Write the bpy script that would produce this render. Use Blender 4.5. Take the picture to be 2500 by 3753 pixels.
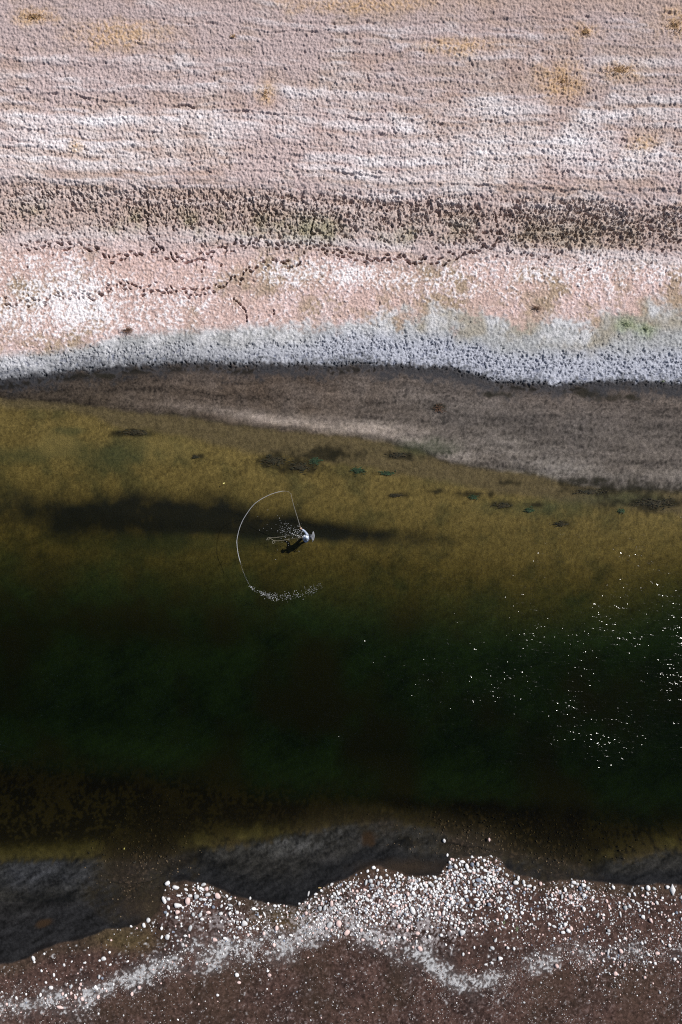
import bpy, bmesh, math, random
import numpy as np
from mathutils import Vector, Matrix

for o in list(bpy.data.objects):
    bpy.data.objects.remove(o)
SC = bpy.context.scene
COL = SC.collection
random.seed(11)

# ------------------------------------------------------------------ camera
H = 45.5                       # drone height over the water, metres
S = 55.0                       # photograph pixels per metre at water level
cam_d = bpy.data.cameras.new('camera')
cam_d.sensor_fit = 'VERTICAL'
cam_d.sensor_height = 36.0
cam_d.lens = 24.0 * (2 * H * 0.75 * S / 3753.0)
cam_d.clip_start = 0.5
cam_d.clip_end = 3000
cam = bpy.data.objects.new('camera', cam_d)
cam.location = (0, 0, H)
cam.rotation_euler = (0, 0, 0)
COL.objects.link(cam)
SC.camera = cam

# ------------------------------------------------------------------ sky and sun
SUN_EL = math.radians(41)
SUN_AZ = math.atan2(0.845, 0.535)      # clockwise from +Y
world = bpy.data.worlds.new('World')
SC.world = world
world.use_nodes = True
wn = world.node_tree
wn.nodes.clear()
sky = wn.nodes.new('ShaderNodeTexSky')
sky.sky_type = 'NISHITA'
sky.sun_disc = False
sky.sun_elevation = SUN_EL
sky.sun_rotation = SUN_AZ
sky.altitude = 600
bg = wn.nodes.new('ShaderNodeBackground')
bg.inputs['Strength'].default_value = 0.05
wo = wn.nodes.new('ShaderNodeOutputWorld')
wn.links.new(sky.outputs[0], bg.inputs[0])
wn.links.new(bg.outputs[0], wo.inputs[0])

sun_d = bpy.data.lights.new('sun', 'SUN')
sun_d.energy = 5.0
sun_d.angle = math.radians(0.5)
sun_d.color = (1.0, 0.965, 0.92)
sun = bpy.data.objects.new('sun', sun_d)
sdir = Vector((math.sin(SUN_AZ) * math.cos(SUN_EL), math.cos(SUN_AZ) * math.cos(SUN_EL), math.sin(SUN_EL)))
sun.rotation_euler = sdir.to_track_quat('Z', 'Y').to_euler()
sun.location = sdir * 60
COL.objects.link(sun)

SC.view_settings.view_transform = 'Standard'
SC.view_settings.look = 'None'
SC.view_settings.exposure = 0.12
SC.view_settings.gamma = 1.0
SC.view_settings.use_curve_mapping = False
SC.render.engine = 'CYCLES'
SC.cycles.use_denoising = False
SC.cycles.max_bounces = 6
SC.cycles.diffuse_bounces = 3
SC.cycles.transparent_max_bounces = 12
SC.cycles.filter_width = 1.2

# ------------------------------------------------------------------ helpers
def tag(o, label=None, cat=None, group=None, kind=None):
    if label: o['label'] = label
    if cat: o['category'] = cat
    if group: o['group'] = group
    if kind: o['kind'] = kind
    return o

def mesh_obj(name, verts, faces, mat=None, parent=None, smooth=True):
    me = bpy.data.meshes.new(name)
    me.from_pydata([tuple(v) for v in verts], [], faces)
    if smooth:
        me.polygons.foreach_set('use_smooth', [True] * len(me.polygons))
    me.update()
    if mat: me.materials.append(mat)
    o = bpy.data.objects.new(name, me)
    COL.objects.link(o)
    if parent: o.parent = parent
    return o

def empty(name, loc):
    o = bpy.data.objects.new(name, None)
    o.empty_display_size = 0.2
    o.location = loc
    COL.objects.link(o)
    return o

def W(px, py, z=0.0):
    """place on the map: photo pixel -> metres for a thing at height z"""
    k = (1.0 - z / H) / S
    return Vector(((px - 1250.0) * k, (1876.5 - py) * k, z))

def tube(pts, radii, n=6, closed_ends=True):
    pts = [Vector(p) for p in pts]
    vs, fs = [], []
    up0 = Vector((0.1, 0.2, 1)).normalized()
    for i, p in enumerate(pts):
        a = pts[max(i - 1, 0)]; b = pts[min(i + 1, len(pts) - 1)]
        t = (b - a).normalized()
        up = up0 if abs(t.dot(up0)) < 0.95 else Vector((1, 0, 0))
        s = t.cross(up).normalized(); q = s.cross(t)
        r = radii[i] if hasattr(radii, '__len__') else radii
        for k in range(n):
            an = 2 * math.pi * k / n
            vs.append(p + s * (math.cos(an) * r) + q * (math.sin(an) * r))
    for i in range(len(pts) - 1):
        for k in range(n):
            k2 = (k + 1) % n
            fs.append((i * n + k, i * n + k2, (i + 1) * n + k2, (i + 1) * n + k))
    if closed_ends:
        fs.append(tuple(reversed(range(n))))
        fs.append(tuple(range((len(pts) - 1) * n, len(pts) * n)))
    return vs, fs

def smooth_path(pts, per=8):
    pts = [Vector(p) for p in pts]
    out = []
    P = [pts[0] * 2 - pts[1]] + pts + [pts[-1] * 2 - pts[-2]]
    for i in range(1, len(P) - 2):
        p0, p1, p2, p3 = P[i - 1], P[i], P[i + 1], P[i + 2]
        for k in range(per):
            t = k / per
            out.append(0.5 * ((2 * p1) + (p2 - p0) * t + (2 * p0 - 5 * p1 + 4 * p2 - p3) * t * t + (3 * p1 - p0 - 3 * p2 + p3) * t ** 3))
    out.append(pts[-1])
    return out

# ------------------------------------------------------------------ materials
def new_mat(name):
    m = bpy.data.materials.new(name)
    m.use_nodes = True
    return m, m.node_tree, m.node_tree.nodes['Principled BSDF']

def simple_mat(name, col, rough=0.8, var=0.25, scale=6.0, bump=0.0, per_object=0.0, spec=0.3, metallic=0.0):
    m, nt, b = new_mat(name)
    N_, L = nt.nodes, nt.links
    tc = N_.new('ShaderNodeTexCoord')
    nz = N_.new('ShaderNodeTexNoise'); nz.inputs['Scale'].default_value = scale; nz.inputs['Detail'].default_value = 5
    L.new(tc.outputs['Object'], nz.inputs['Vector'])
    rp = N_.new('ShaderNodeMapRange')
    rp.inputs[1].default_value = 0.25; rp.inputs[2].default_value = 0.75
    rp.inputs[3].default_value = 1 - var; rp.inputs[4].default_value = 1 + var
    L.new(nz.outputs['Fac'], rp.inputs[0])
    mul = N_.new('ShaderNodeVectorMath'); mul.operation = 'SCALE'
    mul.inputs[0].default_value = col
    L.new(rp.outputs[0], mul.inputs['Scale'])
    last = mul.outputs[0]
    if per_object:
        oi = N_.new('ShaderNodeObjectInfo')
        mr = N_.new('ShaderNodeMapRange')
        mr.inputs[3].default_value = 1 - per_object; mr.inputs[4].default_value = 1 + per_object
        L.new(oi.outputs['Random'], mr.inputs[0])
        m2 = N_.new('ShaderNodeVectorMath'); m2.operation = 'SCALE'
        L.new(last, m2.inputs[0]); L.new(mr.outputs[0], m2.inputs['Scale'])
        last = m2.outputs[0]
    L.new(last, b.inputs['Base Color'])
    b.inputs['Roughness'].default_value = rough
    b.inputs['Specular IOR Level'].default_value = spec
    b.inputs['Metallic'].default_value = metallic
    if bump:
        bp = N_.new('ShaderNodeBump'); bp.inputs['Strength'].default_value = bump; bp.inputs['Distance'].default_value = 0.02
        L.new(nz.outputs['Fac'], bp.inputs['Height']); L.new(bp.outputs[0], b.inputs['Normal'])
    return m

# ------------------------------------------------------------------ numpy noise
RNG = np.random.default_rng(5)
LAT = RNG.random((1024, 1024)).astype(np.float32) * 2 - 1
def N(x, y, wl, seed, sx=1.0):
    """smooth value noise; on the ground sheet's own grid it is done row by column"""
    ox, oy = seed * 17.31 + (seed * 37 % 101), seed * 9.77 + (seed * 53 % 97)
    if x is GRID:
        fx = XS * sx / wl + ox; fy = YS / wl + oy
        ix = np.floor(fx).astype(np.int64); iy = np.floor(fy).astype(np.int64)
        tx = (fx - ix).astype(np.float32); ty = (fy - iy).astype(np.float32)
        tx = tx * tx * (3 - 2 * tx); ty = (ty * ty * (3 - 2 * ty))[:, None]
        r0 = LAT[iy & 1023]; r1 = LAT[(iy + 1) & 1023]
        rows = r0 + (r1 - r0) * ty
        a = rows[:, ix & 1023]; b = rows[:, (ix + 1) & 1023]
        return (a + (b - a) * tx[None, :]).ravel()
    fx = np.asarray(x) / wl + ox; fy = np.asarray(y) / wl + oy
    ix = np.floor(fx).astype(np.int64); iy = np.floor(fy).astype(np.int64)
    tx = fx - ix; ty = fy - iy
    tx = tx * tx * (3 - 2 * tx); ty = ty * ty * (3 - 2 * ty)
    a = LAT[iy & 1023, ix & 1023]; b = LAT[iy & 1023, (ix + 1) & 1023]
    c = LAT[(iy + 1) & 1023, ix & 1023]; d = LAT[(iy + 1) & 1023, (ix + 1) & 1023]
    return (a + (b - a) * tx) * (1 - ty) + (c + (d - c) * tx) * ty
GRID = None
def fbm(x, y, wl, seed, octaves=4, gain=0.55, sx=1.0):
    s = 0; amp = 1; tot = 0
    for k in range(octaves):
        s = s + amp * N(x, y, wl / 2 ** k, seed + k * 3, sx); tot += amp; amp *= gain
    return s / tot
def ss(a, b, x):
    t = np.clip((x - a) / (b - a), 0, 1)
    return t * t * (3 - 2 * t)
def pits(cell, seed, rmin, rmax, prob, ylo=6.4, yhi=35.0, power=1.0):
    """depth 0..1 of trodden pits, each one stamped into the sheet; prob is given on the sheet"""
    rg = np.random.default_rng(seed)
    P2 = prob.reshape(NY, NX)
    o = np.zeros((NY, NX), np.float32)
    if not FINE: return o.ravel()
    nx_, ny_ = int(48.4 / cell), int((yhi - ylo) / cell)
    CX = -24.2 + (np.arange(nx_)[None, :] + rg.random((ny_, nx_))) * cell
    CY = ylo + (np.arange(ny_)[:, None] + rg.random((ny_, nx_))) * cell
    I = np.clip(np.searchsorted(XS, CX.ravel()), 1, NX - 2); J = np.clip(np.searchsorted(YS, CY.ravel()), 1, NY - 2)
    on = rg.random(len(I)) < P2[J, I]
    R = rmin + (rmax - rmin) * rg.random(len(I)) ** 2.6
    A = rg.normal(0.5, .7, len(I)); E = rg.uniform(1.0, 2.1, len(I)); D = rg.uniform(.25, 1.0, len(I)) ** power
    for cx, cy, r, a, e, dd in zip(CX.ravel()[on], CY.ravel()[on], R[on], A[on], E[on], D[on]):
        m = r * e * 1.1
        i0, i1 = np.searchsorted(XS, (cx - m, cx + m)); j0, j1 = np.searchsorted(YS, (cy - m, cy + m))
        dx = XS[None, i0:i1] - cx; dy = YS[j0:j1, None] - cy
        c_, s_ = math.cos(a), math.sin(a)
        ax = (dx * c_ + dy * s_) / e; ay = -dx * s_ + dy * c_
        t = np.clip((1.1 - np.sqrt(ax * ax + ay * ay) / r) / .6, 0, 1)
        np.maximum(o[j0:j1, i0:i1], dd * t * t * (3 - 2 * t), out=o[j0:j1, i0:i1])
    # ragged rims: the pits are read back through a small random shift
    di = np.rint(2.4 * N(GRID, None, .13, seed + 400)).astype(int).reshape(NY, NX); dj = np.rint(2.4 * N(GRID, None, .12, seed + 410)).astype(int).reshape(NY, NX)
    o = o[np.clip(np.arange(NY)[:, None] + dj, 0, NY - 1), np.clip(np.arange(NX)[None, :] + di, 0, NX - 1)]
    return o.ravel()

# ------------------------------------------------------------------ traced lines (photo pixels)
def line(pts):
    a = np.array(pts, float)
    return lambda u: np.interp(u, a[:, 0], a[:, 1])
E1 = line([(0,1388),(200,1362),(478,1334),(717,1318),(850,1335),(1000,1330),(1250,1328),(1500,1334),(1650,1346),(1740,1370),(1808,1390),(2047,1408),(2286,1394),(2500,1402)])
E2 = line([(0,1452),(200,1465),(400,1490),(558,1509),(797,1535),(1036,1571),(1250,1587),(1400,1608),(1529,1640),(1649,1690),(1888,1718),(2127,1770),(2286,1785),(2500,1800)])
E3 = line([(0,1480),(300,1510),(450,1560),(700,1605),(900,1645),(1250,1699),(1490,1735),(1696,1778),(1935,1814),(2127,1850),(2286,1858),(2500,1890)])
E4 = line([(0,1990),(478,2010),(957,2060),(1435,2110),(1913,2160),(2232,2150),(2500,2090)])
E5 = line([(0,2740),(478,2770),(957,2840),(1435,2880),(1913,2910),(2500,2950)])
E7 = line([(0,3529),(41,3529),(96,3509),(153,3478),(230,3455),(303,3442),(351,3423),(389,3404),(500,3391),(554,3366),(583,3337),(599,3275),(615,3238),(675,3228),(765,3241),(819,3267),(844,3283),(915,3295),(1000,3308),(1086,3323),(1128,3291),(1204,3240),(1265,3224),(1306,3199),(1367,3172),(1450,3192),(1500,3209),(1608,3209),(1637,3173),(1647,3147),(1739,3137),(1800,3134),(1832,3144),(1857,3183),(1899,3205),(1946,3215),(2000,3230),(2096,3220),(2191,3230),(2255,3239),(2319,3246),(2414,3236),(2500,3242)])
_E6 = line([(0,3165),(366,3148),(520,3165),(660,3130),(829,3100),(1020,3077),(1180,3029),(1435,3005),(1530,3030),(1610,3040),(1700,3075),(1800,3100),(1880,3120),(1913,3125),(2057,3157),(2152,3173),(2392,3125),(2500,3117)])
E6 = lambda u: np.minimum(_E6(u), E7(u) - 14)
EG = line([(0,1314),(239,1286),(383,1246),(446,1222),(638,1214),(877,1200),(1100,1205),(1250,1215),(1450,1190),(1569,1165),(1808,1160),(1870,1185),(2047,1195),(2167,1220),(2247,1150),(2500,1120)])

KN = [(lambda u: 0*u-3000, 3.0), (lambda u: 0*u-700, 1.9), (lambda u: 0*u, 1.25), (lambda u: 640+0.02*u, .82), (lambda u: 690+0.02*u, .66), (lambda u: 0*u+1000, .40),
      (lambda u: E1(u)-110, .17), (lambda u: E1(u)-8, .06), (lambda u: E1(u)+22, 0.012), (lambda u: E1(u)+60, -.03), (lambda u: (E1(u)+E2(u))/2+22, -.06),
      (lambda u: E2(u)-12, -.075), (lambda u: E2(u)+16, -.17), (lambda u: E3(u)+26, -.22), (lambda u: E3(u)+.35*(E4(u)-E3(u)), -.32), (lambda u: E3(u)+.72*(E4(u)-E3(u)), -.50),
      (lambda u: E4(u)+60, -.95), (lambda u: E4(u)+300, -1.65), (lambda u: E5(u)-120, -1.9), (lambda u: E5(u)+60, -1.45), (lambda u: np.maximum(E6(u)-60, E5(u)+90), -.80),
      (lambda u: np.maximum(E6(u)-8, E5(u)+100), -.40), (lambda u: np.maximum(E6(u)+6, E5(u)+108), -.17), (lambda u: E7(u)-4, -.012), (lambda u: E7(u)+10, .02), (lambda u: E7(u)+120, .10), (lambda u: E7(u)+450, .38),
      (lambda u: 0*u+4800, .9), (lambda u: 0*u+7000, 2.0)]
def base_z(u, v):
    z = np.full(u.shape, 3.0, np.float64)
    ks = [f(u) for f, _ in KN]
    for i in range(len(KN) - 1):
        a, b = ks[i], ks[i + 1]
        m = (v >= a) & (v < b)
        t = np.clip((v - a) / np.maximum(b - a, 1e-3), 0, 1)
        z = np.where(m, KN[i][1] + (KN[i + 1][1] - KN[i][1]) * t, z)
    z = np.where(v < ks[0], 3.0, z)
    z = np.where(v >= ks[-1], 2.0, z)
    return z

# ------------------------------------------------------------------ ground sheet
def axis(segs, lo, hi):
    """dense segments [(a,b,step)...] and growing steps outside out to lo / hi"""
    pts = []
    for a, b, st in segs:
        n = max(1, int(round((b - a) / st)))
        pts += list(a + (b - a) * np.arange(n) / n)
    pts.append(segs[-1][1])
    st = 0.12; x = pts[0]; left = []
    while x > lo:
        st *= 1.28; x -= st; left.append(x)
    st = 0.12; x = pts[-1]; right = []
    while x < hi:
        st *= 1.28; x += st; right.append(x)
    return np.array(left[::-1] + pts + right)

gm, nt, gb_ = new_mat('soil_and_silt')
at = nt.nodes.new('ShaderNodeAttribute'); at.attribute_name = 'soil'
tc = nt.nodes.new('ShaderNodeTexCoord')
gn = nt.nodes.new('ShaderNodeTexNoise'); gn.inputs['Scale'].default_value = 13.0; gn.inputs['Detail'].default_value = 3
nt.links.new(tc.outputs['Object'], gn.inputs['Vector'])
gr = nt.nodes.new('ShaderNodeMapRange'); gr.inputs[1].default_value = .3; gr.inputs[2].default_value = .7; gr.inputs[3].default_value = .72; gr.inputs[4].default_value = 1.28
nt.links.new(gn.outputs['Fac'], gr.inputs[0])
gs = nt.nodes.new('ShaderNodeVectorMath'); gs.operation = 'SCALE'
nt.links.new(at.outputs['Color'], gs.inputs[0]); nt.links.new(gr.outputs[0], gs.inputs['Scale'])
nt.links.new(gs.outputs[0], gb_.inputs['Base Color'])
gb_.inputs['Roughness'].default_value = .95
gb_.inputs['Specular IOR Level'].default_value = .1
bp = nt.nodes.new('ShaderNodeBump'); bp.inputs['Strength'].default_value = .6; bp.inputs['Distance'].default_value = .05
nt.links.new(gn.outputs['Fac'], bp.inputs['Height']); nt.links.new(bp.outputs[0], gb_.inputs['Normal'])
SEAM = 6.9                     # both sheets meet in the shallows; the coarse one slips 4 mm under the fine one
SHEETS = []
XS_F = axis([(-24.0, 24.0, 0.040)], -600, 600); YS_F = axis([(SEAM, 34.6, 0.040)], SEAM + .01, 600)
XS_C = axis([(-24.2, 24.2, 0.055)], -600, 600); YS_C = axis([(-35.4, -24.0, 0.055), (-24.0, -19.0, 0.065), (-19.0, 2.5, 0.14), (2.5, SEAM + .5, 0.07)], -600, SEAM + .4)
for SNAME, SLABEL, XS, YS in (('upper_riverbank', 'pink and pale grey trodden riverbank with hoof trails above the stream', XS_F, YS_F),
                              ('stream_bed_and_gravel_bank', 'olive stream bed rising to a dark red-brown gravel bank', XS_C, YS_C)):
    FINE = SNAME == 'upper_riverbank'
    NX, NY = len(XS), len(YS)
    GX, GY = np.meshgrid(XS, YS)
    x = GX.ravel(); y = GY.ravel()
    GRID = x
    u = 1250 + S * x; v = 1876.5 - S * y
    for _ in range(2):
        z0 = base_z(u, v)
        k = H / (H - np.clip(z0, -3, 3))
        u = 1250 + S * x * k; v = 1876.5 - S * y * k
    # ragged outlines
    wob = fbm(x, y, 2.4, 1, 4) * 10 + N(x, y, 0.5, 9) * 4
    uu = u + fbm(x, y, 3.0, 21, 3) * 8
    vv = v + wob * np.where(v > 2600, 0.8, 1.0)
    z = base_z(uu, vv)
    gap = np.maximum(np.exp(-((u - 520) / 110) ** 2 - ((v - 3240) / 110) ** 2), np.exp(-((u - 1735) / 110) ** 2 - ((v - 3100) / 70) ** 2))
    z = np.where((v > 2900) & (z < -.12), z + (np.maximum(z * .3, -.16) - z) * np.clip(gap * 1.4, 0, 1), z)
    e1, e2, e3, e4, e5, e6, e7, eg = [f(uu) for f in (E1, E2, E3, E4, E5, E6, E7, EG)]

    def blob(cu, cv, ru, rv, soft=0.5, warp=0.35, wl=1.2, seed=40, ang=0.0):
        q = 1 + soft + warp
        m = np.nonzero((np.abs(u - cu) < ru * q + abs(ang) * rv) & (np.abs(v - cv) < rv * q + abs(ang) * ru))[0]
        du, dv = (u[m] - cu), (v[m] - cv)
        if ang:
            c, s_ = math.cos(ang), math.sin(ang)
            du, dv = du * c + dv * s_, -du * s_ + dv * c
        d = np.sqrt((du / ru) ** 2 + (dv / rv) ** 2) + warp * fbm(x[m], y[m], wl, seed, 3)
        o = np.zeros(len(u)); o[m] = 1 - ss(1 - soft, 1 + soft, d)
        return o

    f_big = fbm(x, y, 6.0, 60, 4)
    xr = x * .83 - y * .56; yr = x * .56 + y * .83            # turned axes, so that no grain follows the sheet's grid
    xq = x * .42 + y * .91; yq = -x * .91 + y * .42
    f_mid = fbm(xr, yr, 1.4, 64, 4)
    f_fine = .6 * fbm(xr, yr, 0.26, 68, 2) + .6 * N(xq, yq, .18, 69)
    f_str = fbm(x, y, 0.9, 72, 4, sx=0.22)      # strandline streaks
    GS = .78 if FINE else .92
    g1 = N(xq, yq, 0.10 * GS, 80); g2 = N(xr, yr, 0.135 * GS, 81); g3 = .75 * N(xq, yq, 0.21 * GS, 82) + .45 * N(xr, yr, .25 * GS, 83)
    speck = g1 * 0.5 + g2 * 0.6
    tilt = y + .045 * x + .35 * N(x, y, 5.0, 485) + .10 * N(x, y, 1.3, 486)                                            # old waterlines: long thin bands that slope with the bank
    xw = x + 3.5 * N(x, y, 2.3, 487) + 1.2 * f_mid
    stri = .6 * N(xw * .05, tilt, .55, 480) + .5 * N(xw * .08, tilt, .26, 481) + .35 * N(xw * .12, tilt, .14, 482)

    up = vv < e1 + 25                     # dry upper bank
    low = vv > e7 - 6
    wet = ~(up | low)

    # ---- upper bank relief
    vb = v - 0.03 * u
    def bandw(pts):
        a = np.array(pts, float); return np.interp(vb, a[:, 0], a[:, 1])
    P_co = bandw([(-200,.05),(0,.06),(150,.09),(300,.22),(420,.30),(560,.36),(620,.26),(640,.20),(670,.50),(710,.88),(770,.85),(820,.5),(860,.2),(930,.05),(1000,.04),(1400,.04)])
    D_co = bandw([(-200,.04),(0,.045),(300,.075),(560,.09),(650,.07),(700,.34),(800,.32),(860,.22),(930,.08),(1400,.06)])
    R_am = bandw([(-200,.036),(0,.039),(300,.050),(560,.056),(640,.044),(700,.068),(850,.052),(950,.036),(1400,.028)])
    P_co = P_co * np.clip(0.85 + 1.1 * f_mid + 0.5 * f_big - .7 * stri, 0.05, 1.5)
    upm = 1 - ss(-70, -20, vv - eg)       # 1 above the grey band
    pc = pits(0.22, 2, 0.048, 0.15, P_co, SEAM + .3)
    pf = pits(0.17, 5, 0.042, 0.085, P_co * .8, SEAM + .3)
    ew = 1 + .55 * ss(800, 1600, u + 150 * f_big)
    edge = ss(-95 * ew, -45 * ew, vv - e1) * (1 - ss(2, 24, vv - e1))
    rim = ss(-150 * ew, -95 * ew, vv - e1) * (1 - ss(2, 24, vv - e1))
    pe = pits(0.17, 8, 0.045, 0.10, (0.14 * rim + 0.62 * edge) * np.clip(.8 + 1.2 * f_mid + .3 * ss(600, 1500, u), .15, 1.3), SEAM + .3, 16)
    ped = pe
    relief = np.zeros_like(x)
    relief += np.where(up, upm, 0) * (R_am * (0.4 * f_fine + 0.55 * g3 + 0.95 * g2 + .6 * g1) - D_co * np.maximum(pc, 0.75 * pf))
    relief += np.where(up, 1 - upm, 0) * (0.024 * (g3 + g2) + 0.014 * f_fine)
    relief -= np.where(up, ped * (0.08 + 0.11 * edge), 0)
    relief += np.where(up, upm * (0.03 * f_str + .042 * stri) * bandw([(-200,1),(600,1),(700,.6),(860,.4),(1400,.2)]), 0)

    # furrows and strandlines that run along the bank
    def furrow(pts, wid, dep, gaps, seed):
        a = np.array(pts, float)
        c = np.interp(u, a[:, 0], a[:, 1]) + 9 * N(x, y, 0.9, seed) + 5 * N(x, y, 0.35, seed + 1)
        inn = ss(a[0, 0] - 60, a[0, 0] + 20, u) * (1 - ss(a[-1, 0] - 20, a[-1, 0] + 60, u))
        wid = wid * .55
        brk = ss(gaps - .05, gaps + .45, N(x, y, 0.8, seed + 2) * .6 + N(x, y, 0.3, seed + 3) * .5)
        d = (v - c) / wid
        return inn * (-dep * brk * np.exp(-d * d) + dep * 0.45 * inn * np.exp(-((d + 1.9) / 1.1) ** 2))
    FUR = [([(40,318),(330,362),(460,380),(700,390),(960,418),(1160,428),(1420,443),(1640,455)], 7, .11, .05, 301),
           ([(560,66),(720,92),(960,112),(1250,122)], 7, .08, .1, 311),
           ([(1100,88),(1500,84),(2000,66),(2500,44)], 8, .08, .15, 321),
           ([(60,655),(200,668),(420,690)], 7, .10, .2, 331),
           ([(1250,640),(1500,668),(1750,684),(2050,694),(2500,700)], 8, .10, .0, 341),
           ([(640,622),(900,628),(1200,630),(1500,636)], 7, .10, .1, 351),
           ([(300,150),(800,180),(1500,150),(2200,140)], 9, .06, .2, 361),
           ([(0,540),(500,560),(1200,575),(2000,590),(2500,600)], 8, .08, .2, 371),
           ([(0,470),(700,500),(1500,500),(2500,520)], 8, .07, .25, 381),
           ([(0,220),(600,250),(1500,260),(2500,290)], 9, .06, .25, 391)]
    for p, w_, d_, g_, s_ in FUR:
        relief += np.where(up, furrow(p, w_, d_, g_, s_), 0)

    # hoof trails: single prints stamped along traced ways, and a few cracks
    def near(pts, step, jit, seed, cross=False):
        rnd = random.Random(seed); out = []
        for (a, b), (c, d) in zip(pts, pts[1:]):
            L_ = math.hypot(c - a, d - b); n = max(1, int(L_ / step))
            for i in range(n):
                t = (i + rnd.random() * .8) / n
                out.append((a + (c - a) * t + rnd.gauss(0, jit * .5), b + (d - b) * t + rnd.choice((-1, 1)) * jit * .75 + rnd.gauss(0, jit * .4), math.atan2(-(d - b), c - a)))
        return out
    PR = []
    T1 = [(80,891),(191,903),(279,899),(359,911),(399,951),(494,927),(590,919),(661,957),(765,932),(837,910),(893,887),(957,879),(1036,903),(1116,899),(1180,903),(1250,931),(1330,947),(1393,951),(1449,943),(1553,959),(1633,951),(1696,925),(1808,905),(1828,870),(1818,840)]
    T2 = [(-40,1100),(0,1102),(112,1106),(207,1090),(263,1078),(351,1086),(399,1056),(462,1046),(510,1065),(574,1054),(678,1080),(749,1066),(829,1046),(877,1022),(917,991),(973,967),(1084,963),(1110,935)]
    T3 = [(850,1092),(893,1126),(899,1150),(903,1180)]
    PR += [(a, b, c, 1.25) for a, b, c in near(T1, 9.5, 11, 3)]
    PR += [(a, b, c, 1.05) for a, b, c in near(T2, 9.5, 12, 4)]
    PR += [(a, b, c, .6) for a, b, c in near(T3, 10, 2, 5)]
    for cr in ([(540,735),(545,770),(542,800),(540,850)], [(540,850),(570,890),(590,915)], [(1146,770),(1150,800),(1140,860),(1135,900)], [(1815,790),(1822,840)], [(1003,1130),(1003,1150)]):
        PR += [(a, b, c, .55) for a, b, c in near(cr, 9, 2, len(PR))]
    rnd = random.Random(77)
    for i in range(50):                                    # stray prints beside the trails
        a, b = rnd.uniform(0, 2500), rnd.gauss(890, 55)
        if b < 1080: PR.append((a, b, rnd.uniform(-.9, .9), rnd.uniform(.3, .7)))
    R2 = relief.reshape(NY, NX)
    PD = np.zeros((NY, NX)); PRM = np.zeros((NY, NX))
    zb2 = z.reshape(NY, NX)
    for (pu, pv, an, sz) in PR:
        X0 = (pu - 1250) / S * .99; Y0 = (1876.5 - pv) / S * .99
        if not FINE or not (-23.5 < X0 < 23.5) or Y0 < SEAM + .5: continue
        i0, i1 = np.searchsorted(XS, (X0 - .45, X0 + .45)); j0, j1 = np.searchsorted(YS, (Y0 - .45, Y0 + .45))
        sx = XS[None, i0:i1] - X0; sy = YS[j0:j1, None] - Y0
        an += rnd.gauss(0, .35)
        ax = sx * math.cos(an) + sy * math.sin(an); ay = -sx * math.sin(an) + sy * math.cos(an)
        rl = (.085 + .075 * rnd.random()) * (.6 + .5 * sz); rw = (.055 + .035 * rnd.random())
        d = np.sqrt((ax / rl) ** 2 + (ay / rw) ** 2)
        PD[j0:j1, i0:i1] = np.maximum(PD[j0:j1, i0:i1], (.28 + .15 * rnd.random()) * (.55 + .45 * sz) * (1 - ss(.5, 1.1, d)))
        PRM[j0:j1, i0:i1] = np.maximum(PRM[j0:j1, i0:i1], .022 * np.exp(-((d - 1.5) / .35) ** 2))
    R2 += np.where(PD > .01, -PD, PRM)
    relief = R2.ravel()

    # ---- lower bank and bed relief
    xs_ = x * .88 + y * .47; ys_ = -x * .47 + y * .88          # axes along the slanting waves, whose light streaks are painted into the bed colour
    wave_streak = .6 * N(xs_ * .16, ys_, .30, 470) + .6 * N(xs_ * .2, ys_, .16, 471)
    rip = .7 * N(xs_ * .35, ys_, .24, 472) + .5 * N(xs_ * .3, ys_, .13, 473)
    relief += np.where(low, np.clip((vv - e7) / 60, .15, 1) * (0.022 * f_fine + 0.016 * g3 + 0.012 * g2), 0)
    stony = np.clip(blob(520, 3150, 120, 190, .7, .6, 1.4, 90, .35) + blob(1770, 3060, 190, 90, .5, .5, 1.0, 91) + blob(1500, 2990, 700, 50, .6, .6, 1.2, 92) * .7 + blob(2040, 3100, 150, 110, .5, .5, 1., 93), 0, 1)
    depth = np.clip(-z, 0, 3)
    relief += np.where(wet, np.minimum(depth * .5, 1) * (.03 * f_mid) + np.minimum(depth, .03) * .25 * f_fine + stony * .03 * g3 + np.exp(-((depth - .14) / .16) ** 2) * np.minimum(depth * .45, .04) * (.7 * rip + .5 * f_fine + .5 * f_mid), 0)
    # the long dark hollow beside the angler and smaller scours
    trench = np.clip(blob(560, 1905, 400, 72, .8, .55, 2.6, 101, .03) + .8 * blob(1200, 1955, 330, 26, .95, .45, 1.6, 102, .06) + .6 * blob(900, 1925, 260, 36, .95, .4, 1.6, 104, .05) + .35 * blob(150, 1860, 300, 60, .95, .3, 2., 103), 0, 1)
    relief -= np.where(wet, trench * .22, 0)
    zf = z + relief
    # the water's edge follows its own line: dry ground never dips under, bed never pokes out
    zf = np.where(up & (vv < e1 - 4), np.maximum(zf, .012), zf)
    zf = np.where(low & (vv > e7 + 14), np.maximum(zf, .014), zf)
    zf = np.where(wet & (vv > e1 + 60) & (vv < e7 - 10), np.minimum(zf, -.008), zf)
    if not FINE: zf = zf - .004 * ss(SEAM - .5, SEAM - .05, y)
    far = ss(26, 45, np.abs(x)) + ss(38, 60, np.abs(y))
    zf = zf + far * .3 * f_big * (~wet)

    # ---- colour of the ground itself
    def C(*c): return np.array(c, np.float32)
    def mix(a, b, t):
        t = np.clip(t, 0, 1)
        m = np.nonzero(t > .002)[0]
        o = a.copy()
        o[m] += ((b[m] if b.ndim == 2 else b) - a[m]) * t[m][:, None]
        return o
    n = len(x)
    pink = C(.465, .370, .362); tan = C(.40, .305, .255); white = C(.72, .69, .715); salt = C(.80, .765, .78)
    colr = np.tile(pink, (n, 1))
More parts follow.
